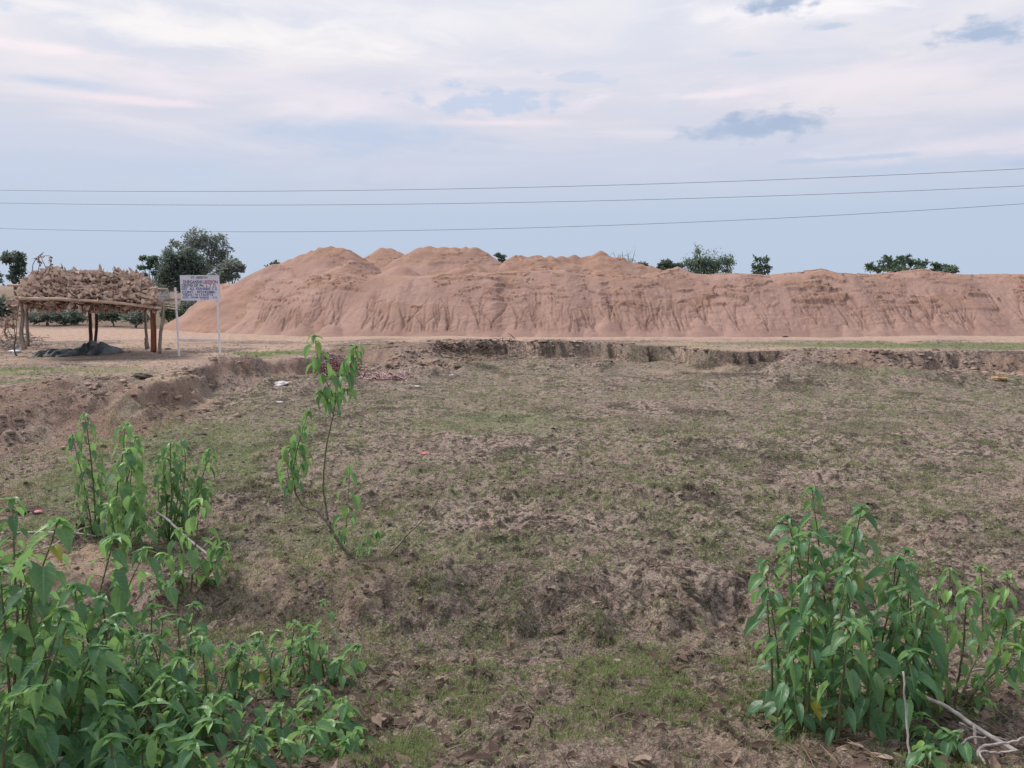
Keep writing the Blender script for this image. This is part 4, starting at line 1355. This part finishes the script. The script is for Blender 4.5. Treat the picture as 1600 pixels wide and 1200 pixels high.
# hedge shrubs behind the shelter
k = 0
for (px, py, hw, hh, d, lb, mt) in ((70, 492, 24, 11, 41, 'low dark bush behind the shelter, left of its middle posts', 'tree_dark'), (112, 494, 22, 11, 42, 'low dark bush seen just left of the shelter middle posts', 'tree_dark'),
                                (172, 491, 18, 10, 41, 'low green bush seen just right of the shelter middle posts', 'tree_mid'), (212, 494, 16, 12, 40, 'grey green bush under the right end of the leaf roof', 'tree_grey'),
                                (268, 487, 14, 12, 42, 'green bush between the shelter and the signboard', 'tree_mid'), (300, 478, 15, 14, 46, 'dark bush seen under the signboard', 'tree_dark'),
                                (6, 480, 12, 18, 33, 'dark bush at the left edge behind the brushwood', 'tree_dark'), (240, 448, 20, 5, 72, 'distant low bush left of the big dark tree', 'tree_dark')):
    tree('bush', lb, 'bush', d, (px, None), [(px, py, hw, hh * .8), (px - hw * .5, py + hh * .4, hw * .6, hh * .6), (px + hw * .5, py + hh * .3, hw * .6, hh * .6)], 1500, .15, mt, seed=30 + k, limbs=True, trunk_r=.04, spread=.8)
    k += 1
tree('bush', 'dead bush with pale curled leaves left of the shelter roof', 'bush', 24.2, (18, None), [(20, 474, 7, 6), (12, 505, 8, 10), (26, 492, 4, 10)], 200, .13, 'thatch', seed=50, trunk_r=.025, spread=.8)
# far shed
d = 96
a = PD(237, 440, d); b_ = PD(259, 445, d)
root = thing('shed', ((a.x + b_.x) / 2, d, 0), 'small distant shed with a pale roof beside the big tree', 'shed')
m_ = MB(); m_.box(((a.x + b_.x) / 2, d, a.z / 2 - .2), (b_.x - a.x - .3, 3, a.z - .2)); m_.build('wall', M['wall'], root, smooth=False)
m_ = MB(); m_.box(((a.x + b_.x) / 2, d, a.z - .12), (b_.x - a.x + .4, 3.8, .25), 0, .06); m_.build('roof', M['roofing'], root, smooth=False)

# ------------------------------------------------------------------ shrubs with heart-shaped drooping leaves
PROF = [(0.0, .26), (.06, .40), (.16, .50), (.30, .49), (.46, .39), (.62, .26), (.78, .14), (.90, .06), (1.0, .008)]


def leaf(mb, p, az_, pitch, L, Wd, bend, fold, roll, rnd, yel=0.):
    """p: petiole end; az_: heading; pitch: start angle below horizontal; bend: extra droop to the tip"""
    fw = Vector((math.cos(az_), math.sin(az_), 0)); side = Vector((-math.sin(az_), math.cos(az_), 0))
    vs = []; lu = []; lv = []
    c_ = Vector(p); pt = 0.0
    n = len(PROF)
    for i, (t_, w) in enumerate(PROF):
        ang = -pitch - bend * t_
        dr = fw * math.cos(ang) + Vector((0, 0, 1)) * math.sin(ang)
        c_ = c_ + dr * (L * (t_ - pt)); pt = t_
        nr = -fw * math.sin(ang) + Vector((0, 0, 1)) * math.cos(ang)
        s2 = side * math.cos(roll) + nr * math.sin(roll); n2 = nr * math.cos(roll) - side * math.sin(roll)
        for k in (-1, -.5, 0, .5, 1):
            ww = w * Wd * k * 2
            back = -dr * (L * .13 * abs(k) * max(0, 1 - t_ / .16)) if t_ < .16 else Vector((0, 0, 0))
            wave = n2 * (math.sin(t_ * 9 + k * 2 + rnd * 6) * .018 * L * abs(k))
            vs.append(c_ + s2 * (ww * math.cos(fold)) + n2 * (abs(ww) * math.sin(fold)) + back + wave)
            lu.append(k * 1.0); lv.append(t_)
    fs = []
    for i in range(n - 1):
        for k in range(4):
            a = i * 5 + k
            fs.append((a, a + 5, a + 6, a + 1))
    mb.add(vs, fs, lu=lu, lv=lv, rnd=rnd, yel=yel)


def leafy_stem(fol, stm, pts, r0, nleaf, L, rr, start=.25, top_tuft=True, tone=.5, droop=1.0, wide=1.0):
    w = wob(pts, 5, .012)
    n = len(w)
    stm.tube(w, [r0 * (1 - .72 * i / (n - 1)) for i in range(n)], 6)
    az_ = rr.uniform(0, 6.28)
    for k in range(nleaf):
        t_ = start + (1 - start) * (k + .5) / nleaf
        f_ = t_ * (n - 1); i = int(f_); q = w[i].lerp(w[min(n - 1, i + 1)], f_ - i)
        az_ += 2.4 + rr.uniform(-.4, .4)
        pl = L * rr.uniform(.25, .55) * (1.1 - .6 * max(0, t_ - .7) / .3)
        fw = Vector((math.cos(az_), math.sin(az_), 0))
        e = q + fw * pl + Vector((0, 0, pl * rr.uniform(-.1, .5)))
        stm.tube([q, (q + e) / 2 + Vector((0, 0, pl * .12)), e], [.0024, .002, .0017], 4)
        sz = L * rr.uniform(.5, 1.22) * (1 if t_ < .75 else 1 - .8 * (t_ - .75))
        yel = rr.random() ** 2 * .9 if rr.random() < .06 else 0
        tn = min(1, max(0, tone + .25 * (t_ - .5) + rr.gauss(0, .27)))
        leaf(fol, e, az_ + rr.uniform(-.3, .3), rr.uniform(.55, 1.35) * droop, sz, sz * rr.uniform(.19, .27) * wide, rr.uniform(.3, 1.2) * droop, rr.uniform(.2, .8), rr.uniform(-.5, .5), tn, yel)
    if top_tuft:
        q = w[-1]
        for k in range(5):
            az_ += 2.4
            sz = L * rr.uniform(.4, .75)
            leaf(fol, q + Vector((0, 0, .005 * k)), az_, rr.uniform(-.35, .6), sz, sz * .22, rr.uniform(.5, 1.2) * droop, rr.uniform(.3, .7), 0, min(1, tone + rr.uniform(.1, .5)))
    return w


def shrub(root_p, label, stems, seed, L=.15, tone=.45, group='leafy shrubs in front', bare=(), mat='stem', droop=1.0, wide=1.0, twin=0):
    rr = random.Random(seed)
    if twin:
        more = []
        for s in stems:
            for _ in range(twin):
                p0 = s[0][0]; ht = (s[0][-1] - p0).length
                off = Vector((rr.gauss(0, .10), rr.gauss(0, .14), 0)); sc = rr.uniform(.55, .9)
                more.append(([p0 + off * .3 + (p - p0) * sc + off * ((p - p0).length / ht) for p in s[0]], s[1] * .8, max(7, int(s[2] * .75)), min(.4, s[3] if len(s) > 3 else .2), (s[4] if len(s) > 4 else L)))
        stems = stems + more
    root = thing('leafy_shrub', root_p, label, 'shrub', group)
    fol = MB()
    for s in stems:
        pts, r0, nl = s[0], s[1], s[2]
        st = s[3] if len(s) > 3 else .25
        LL = s[4] if len(s) > 4 else L
        stm = MB()
        leafy_stem(fol, stm, pts, r0, nl, LL, rr, st, True, tone, droop, wide)
        stm.build('stem', M[mat], root)
    for pts, r0, r1 in bare:
        w = wob(pts, 5, .01); n = len(w)
        wd = MB()
        wd.tube(w, [r0 + (r1 - r0) * i / (n - 1) for i in range(n)], 7)
        wd.build('woody_branch', M['woody'], root)
    fol.build('foliage', M['leaf'], root)
    return root


def PX(lst, dx=0):
    return [PD(a, b, d_) for a, b, d_ in lst]


GP = 'leafy shrubs growing along the near bank'
# the left clump, three shrubs and a nearer one
g = G(150, 838)
shrub(g, 'tall thin leafy shrub, leftmost stem of the clump on the left', [
    (PX([(150, 838, g.y), (147, 770, g.y), (140, 700, g.y), (133, 650, g.y)]), .011, 36, .05, .15),
    (PX([(150, 838, g.y), (157, 790, g.y + .1), (158, 740, g.y + .1)]), .008, 9, .3, .13),
    (PX([(148, 838, g.y), (135, 800, g.y - .1), (131, 765, g.y - .1)]), .006, 7, .3, .11)], 61, twin=1, wide=1.15, droop=.85, tone=.35, group=GP)
g = G(185, 860)
shrub(g, 'big-leaved bright shrub in the middle of the left clump', [
    (PX([(192, 860, g.y), (196, 800, g.y), (198, 750, g.y), (200, 704, g.y)]), .012, 26, .05, .22),
    (PX([(190, 860, g.y), (182, 780, g.y + .3), (192, 710, g.y + .3), (196, 664, g.y + .3)]), .011, 26, .1, .18),
    (PX([(194, 862, g.y), (208, 820, g.y - .2), (214, 770, g.y - .2)]), .008, 9, .2, .18),
    (PX([(190, 862, g.y), (176, 820, g.y - .2), (170, 790, g.y - .2)]), .008, 8, .2, .17)], 62, twin=1, wide=1.15, droop=.85, tone=.6, group=GP)
g = G(262, 845)
shrub(g, 'bushy shrub at the right of the left clump, many slender tips', [
    (PX([(262, 845, g.y), (268, 780, g.y), (266, 730, g.y), (267, 692, g.y)]), .011, 34, .08, .15),
    (PX([(264, 845, g.y), (282, 790, g.y), (290, 730, g.y + .1), (286, 690, g.y + .2)]), .009, 26, .1, .14),
    (PX([(265, 845, g.y), (300, 790, g.y + .2), (318, 740, g.y + .2), (326, 704, g.y + .2)]), .010, 30, .1, .15),
    (PX([(262, 845, g.y), (250, 800, g.y), (247, 755, g.y)]), .007, 12, .2, .14),
    (PX([(266, 845, g.y), (290, 810, g.y - .1), (300, 765, g.y - .1)]), .008, 12, .2, .14)], 63, twin=1, wide=1.15, droop=.85, tone=.45, group=GP)
g = G(300, 935)
shrub(g, 'low shrub with long hanging leaves in front of the left clump', [
    (PX([(296, 940, g.y), (305, 860, g.y), (312, 784, g.y)]), .010, 12, .3, .21),
    (PX([(298, 940, g.y), (330, 890, g.y), (350, 850, g.y)]), .008, 10, .3, .18),
    (PX([(294, 940, g.y), (270, 900, g.y), (255, 868, g.y)]), .008, 10, .2, .18)], 64, twin=1, wide=1.15, droop=.85, tone=.6, group=GP)

# the tall forked shrub in the middle
g = G(545, 862)
dy = g.y
shrub(g, 'tall sparse forked shrub with bare crooked branches and leaf tufts', [
    (PX([(512, 806, dy), (505, 760, dy), (510, 700, dy), (522, 640, dy), (527, 600, dy + .1), (548, 570, dy + .1), (556, 543, dy + .1)]), .010, 24, .70, .165),
    (PX([(524, 628, dy), (512, 600, dy - .1), (500, 570, dy - .15), (492, 527, dy - .2)]), .006, 20, .05, .155),
    (PX([(524, 625, dy), (530, 612, dy + .2), (545, 610, dy + .2)]), .005, 12, .1, .145),
    (PX([(522, 650, dy), (512, 625, dy - .2), (500, 612, dy - .3)]), .005, 14, .1, .145),
    (PX([(462, 768, dy - .1), (458, 735, dy - .1), (468, 690, dy - .1), (482, 645, dy - .1)]), .008, 28, .05, .15),
    (PX([(460, 765, dy - .1), (450, 740, dy - .2), (452, 700, dy - .2)]), .006, 17, .1, .14),
    (PX([(462, 745, dy - .1), (474, 720, dy), (472, 698, dy)]), .005, 8, .1, .14),
    (PX([(538, 850, dy), (543, 800, dy), (547, 732, dy)]), .006, 13, .25, .15),
    (PX([(556, 862, dy), (575, 845, dy), (588, 832, dy)]), .005, 9, .3, .12),
    (PX([(540, 862, dy), (530, 845, dy - .1), (528, 832, dy - .1)]), .004, 6, .3, .10),
    (PX([(550, 864, dy), (560, 858, dy), (575, 862, dy - .2)]), .004, 7, .3, .12)], 65, wide=1.2, droop=.95, tone=.5, group=GP,
      bare=[(PX([(548, 868, dy), (528, 845, dy), (510, 815, dy), (488, 792, dy - .05)]), .022, .010),
            (PX([(492, 797, dy), (474, 790, dy - .05), (462, 770, dy - .1), (460, 760, dy - .1)]), .012, .008),
            (PX([(512, 812, dy), (508, 790, dy)]), .012, .009)])
# bare twig bush right of it
g = G(612, 868)
root = thing('dead_branch', g, 'bare brown branch slanting up right of the tall forked shrub', 'branch', 'dead branches on the near bank')
m_ = MB()
for pts, r0, r1 in ((PX([(608, 868, g.y), (640, 832, g.y), (668, 805, g.y), (690, 770, g.y)]), .011, .004), (PX([(684, 778, g.y), (681, 755, g.y), (683, 710, g.y)]), .004, .001),
                    (PX([(688, 772, g.y), (702, 756, g.y), (712, 748, g.y)]), .003, .001), (PX([(602, 875, g.y), (590, 885, g.y - .3), (600, 900, g.y - .4)]), .006, .004)):
    w = wob(pts, 5, .015); n = len(w); m_.tube(w, [r0 + (r1 - r0) * i / (n - 1) for i in range(n)], 6)
m_.build('stem', M['woody'], root)
g = PD(505, 645, 8.2)
m_ = MB()
for pts, r0, r1 in ((PX([(487, 636, 7.9), (505, 644, 7.9), (530, 662, 7.95)]), .007, .009),):
    w = wob(pts, 5, .012); n = len(w); m_.tube(w, [r0 + (r1 - r0) * i / (n - 1) for i in range(n)], 6)
o = m_.build('dead_twig', M['dead'], loc=g)
setp(o, 'short pale dead twig lodged in the fork of the tall shrub', 'twig')

# dense shrubs at the lower left: many stems
def thicket(label, spots, seed, L=.15, tone=.3, lean=.15, twin=0):
    rr = random.Random(seed)
    x0 = sum(s[0] for s in spots) / len(spots); y0 = sum(s[1] for s in spots) / len(spots)
    stems = []
    for (x, y, h) in spots:
        z = H(x, y)
        dx = rr.gauss(0, lean) * h; dy_ = rr.gauss(0, lean) * h
        stems.append(([Vector((x, y, z - .03)), Vector((x + dx * .3, y + dy_ * .3, z + h * .5)), Vector((x + dx, y + dy_, z + h))], .010, max(10, int(h / .036)), .0, L * rr.uniform(.85, 1.15)))
    return shrub(Vector((x0, y0, H(x0, y0))), label, stems, seed, L, tone, GP, droop=.62, wide=1.3, twin=twin)


def spot_px(px, py_top, d):       # stem standing at distance d whose tip shows at the pixel
    p = PD(px, py_top, d)
    return (p.x, p.y, max(.15, p.z - H(p.x, p.y)))


thicket('dense leafy shrub filling the lower left corner, tallest at the photo edge',
        [spot_px(*q) for q in ((8, 806, 3.7), (-20, 815, 3.6), (-50, 800, 3.8), (22, 872, 3.9), (50, 905, 3.6), (0, 900, 3.5), (35, 960, 3.5), (10, 1010, 3.2), (75, 1000, 3.5), (60, 940, 3.9),
                             (-40, 960, 3.2), (30, 1080, 3.2), (-10, 1100, 3.1), (60, 1120, 3.2), (80, 1060, 3.5), (20, 940, 4.4))], 71, L=.15, tone=.32)
thicket('leafy shrub beside the corner one, with a single tall tip over bare soil',
        [spot_px(*q) for q in ((117, 850, 4.6), (120, 930, 4.3), (140, 900, 4.7), (150, 960, 4.2), (100, 985, 4.0), (135, 1000, 3.9), (165, 930, 4.5), (110, 1060, 3.6), (150, 1070, 3.6), (180, 1010, 3.9), (125, 1130, 3.4), (185, 1120, 3.4), (170, 1160, 3.2))],
        72, L=.15, tone=.30, twin=1)
thicket('leafy shrub low on the slope between the corner and the middle',
        [spot_px(*q) for q in ((230, 960, 4.6), (260, 1000, 4.3), (215, 1040, 4.0), (290, 960, 4.8), (320, 1010, 4.4), (300, 1080, 3.9), (250, 1100, 3.7), (345, 1090, 3.9), (360, 1000, 4.7), (230, 1160, 3.3), (300, 1170, 3.3), (270, 1040, 4.1), (370, 1150, 3.4))],
        73, L=.14, tone=.32, twin=2)
thicket('leafy shrub on the near slope, nearest the middle of the photo',
        [spot_px(*q) for q in ((420, 1010, 4.9), (450, 980, 5.2), (480, 990, 5.0), (505, 985, 5.2), (400, 1080, 4.2), (440, 1110, 4.0), (500, 1080, 4.6), (530, 1060, 5.0), (470, 1160, 3.8), (535, 1130, 4.2), (560, 1180, 3.9), (400, 1170, 3.5))],
        74, L=.12, tone=.4, twin=2)
# right side
thicket('tall dark dense shrub standing right of the middle',
        [spot_px(*q) for q in ((1310, 768, 4.7), (1318, 780, 4.8), (1350, 845, 4.6), (1265, 830, 4.7), (1245, 855, 4.6), (1290, 810, 4.8), (1335, 820, 4.9), (1380, 860, 4.7), (1400, 870, 4.7), (1230, 900, 4.5), (1215, 925, 4.5),
                             (1265, 900, 4.3), (1300, 880, 4.3), (1345, 900, 4.3), (1390, 920, 4.4), (1425, 890, 4.7), (1440, 930, 4.6), (1415, 940, 4.3), (1230, 970, 4.2), (1270, 960, 4.1), (1320, 970, 4.0), (1370, 980, 4.1), (1440, 905, 4.8),
                             (1455, 960, 4.5), (1250, 1030, 4.1), (1400, 1010, 4.1))], 75, L=.145, tone=.22, lean=.10)
g = G(1500, 1105)
dy = g.y
shrub(g, 'bright green slender shrub at the right edge with bare stems', [
    (PX([(1490, 1110, dy), (1500, 1050, dy), (1508, 980, dy), (1510, 925, dy)]), .010, 18, .25, .15),
    (PX([(1480, 1110, dy), (1478, 1020, dy + .2), (1482, 950, dy + .3), (1484, 892, dy + .3)]), .008, 13, .3, .11),
    (PX([(1492, 1110, dy), (1530, 1010, dy + .3), (1535, 940, dy + .4), (1532, 888, dy + .4)]), .009, 16, .35, .11),
    (PX([(1495, 1112, dy), (1565, 1010, dy + .3), (1572, 950, dy + .3), (1575, 900, dy + .3)]), .009, 16, .45, .12),
    (PX([(1495, 1112, dy), (1545, 1060, dy), (1580, 1020, dy), (1598, 975, dy)]), .008, 14, .45, .13),
    (PX([(1485, 1112, dy), (1462, 1060, dy - .1), (1448, 1020, dy - .1), (1450, 960, dy)]), .009, 14, .2, .14),
    (PX([(1490, 1115, dy), (1520, 1090, dy - .1), (1532, 1060, dy - .1)]), .006, 8, .3, .11),
    (PX([(1500, 1115, dy), (1610, 1010, dy + .2), (1640, 920, dy + .3)]), .009, 14, .4, .13)], 76, twin=1, wide=1.2, droop=.75, tone=.62, group=GP)
g = G(1480, 1190)
thicket('low leafy shoots at the foot of the bright green shrub', [spot_px(*q) for q in ((1440, 1150, 3.9), (1478, 1170, 3.8), (1500, 1178, 3.8), (1450, 1180, 3.6), (1425, 1120, 4.0))], 77, L=.11, tone=.4)

# fallen leaves and stalks under the near shrubs
def leaf_litter():
    n = 5200
    y = 3.0 + 4.2 * rng.random(n) ** 1.2; x = y * rng.uniform(-.74, .74, n)
    d0 = ss(.5, -.4, x + .3) + ss(.9, 1.6, x)
    k = rng.random(n) < .25 + .75 * np.clip(d0, 0, 1) * ss(.35, .55, fbm(x * 1.5, y * 1.5, 180, 3))
    x = x[k]; y = y[k]; z = height(x, y)
    mb = MB()
    rr = random.Random(88)
    for a_, b2, c2 in zip(x, y, z):
        if rr.random() < .30:
            h_ = rr.uniform(0, 6.28); L = rr.uniform(.06, .28)
            p = Vector((a_, b2, c2 + .01)); e = p + Vector((math.cos(h_) * L, math.sin(h_) * L, rr.uniform(-.01, .05)))
            mb.tube([p, (p + e) / 2 + Vector((0, 0, .012)), e], [.003, .0025, .0015], 3, rnd=rr.random(), lu=.5, lv=.5, yel=0)
        else:
            L = rr.uniform(.04, .12)
            leaf(mb, Vector((a_, b2, c2 + rr.uniform(.008, .035))), rr.uniform(0, 6.28), rr.uniform(-.15, .2), L, L * rr.uniform(.14, .32), rr.uniform(-.5, .8), rr.uniform(.05, .6), rr.uniform(-.6, .6), rr.random() * rr.random())
    o = mb.build('leaf_litter', M['litter'])
    setp(o, 'brown fallen leaves and stalks scattered under the near shrubs', None, None, 'stuff')


leaf_litter()

# dead branches
def dead(label, lines, mat='dead'):
    p0 = lines[0][0][0]
    g_ = Vector(p0)
    root = thing('dead_branch', g_, label, 'branch', 'dead branches on the near bank')
    first = True
    for pts, r0, r1 in lines:
        m4 = MB()
        w = wob(pts, 5, .014); n = len(w)
        m4.tube(w, [r0 + (r1 - r0) * i / (n - 1) for i in range(n)], 7)
        m4.build('limb' if first else 'twig', M[mat], root)
        first = False


def on(px, py, up=.03):
    q = G(px, py); q.z += up
    return q


dead('long pale dead branch sloping down to the lower right corner', [
    ([PD(1440, 1088, 4.3), PD(1480, 1105, 4.2), PD(1530, 1140, 4.05), PD(1592, 1176, 3.9)], 0.011, .014),
    ([PD(1522, 1134, 4.05), PD(1524, 1160, 4.0), PD(1517, 1188, 3.95)], .010, .006),
    ([PD(1500, 1130, 4.1), PD(1540, 1148, 4.1), PD(1600, 1165, 4.1)], .006, .006)])
dead('curling grey dead stems low in the lower right corner', [
    ([PD(1528, 1230, 3.7), PD(1527, 1180, 3.8), PD(1540, 1165, 3.85), PD(1575, 1160, 3.9), PD(1605, 1152, 3.95)], .009, .006),
    ([PD(1540, 1195, 3.7), PD(1532, 1175, 3.8), PD(1560, 1176, 3.8), PD(1590, 1172, 3.8)], .007, .005),
    ([PD(1490, 1180, 3.8), PD(1510, 1155, 3.9), PD(1540, 1152, 3.95)], .006, .005)])
dead('pale fallen stem crossing behind the bright green shrub', [
    ([PD(1500, 1055, 4.9), PD(1540, 1046, 4.95), PD(1620, 1060, 5.0)], .008, .006), ([PD(1560, 1052, 4.9), PD(1575, 1070, 4.8), PD(1610, 1080, 4.8)], .006, .004)])
dead('straight white stick upright at the bottom edge right of centre', [([PD(1411, 1050, 3.9), PD(1416, 1110, 3.85), PD(1420, 1175, 3.75), PD(1424, 1230, 3.65)], .005, .007)])
dead('long grey dead stems lying behind the left shrubs', [
    ([on(-40, 836), on(0, 838), on(60, 836), on(110, 838), on(150, 842)], .012, .012), ([on(40, 868), on(80, 858), on(115, 848), on(140, 836, .08), on(172, 830, .1)], .010, .008)])
dead('grey dead stem slanting beside the black root stump', [([PD(245, 800, 8.0), PD(265, 815, 7.8), PD(295, 843, 7.5), PD(330, 870, 7.3)], .014, .012), ([PD(318, 855, 7.0), PD(336, 838, 7.1), PD(346, 850, 7.1)], .007, .004)])
dead('thick brown dead branch near the bottom left edge', [([PD(40, 1215, 3.3), PD(85, 1192, 3.35), PD(125, 1178, 3.45), PD(160, 1182, 3.5)], .018, .010), ([PD(100, 980, 4.2), PD(120, 968, 4.3), PD(150, 958, 4.4)], .005, .004)])
for (x, y) in ((2, 5),):
    pass
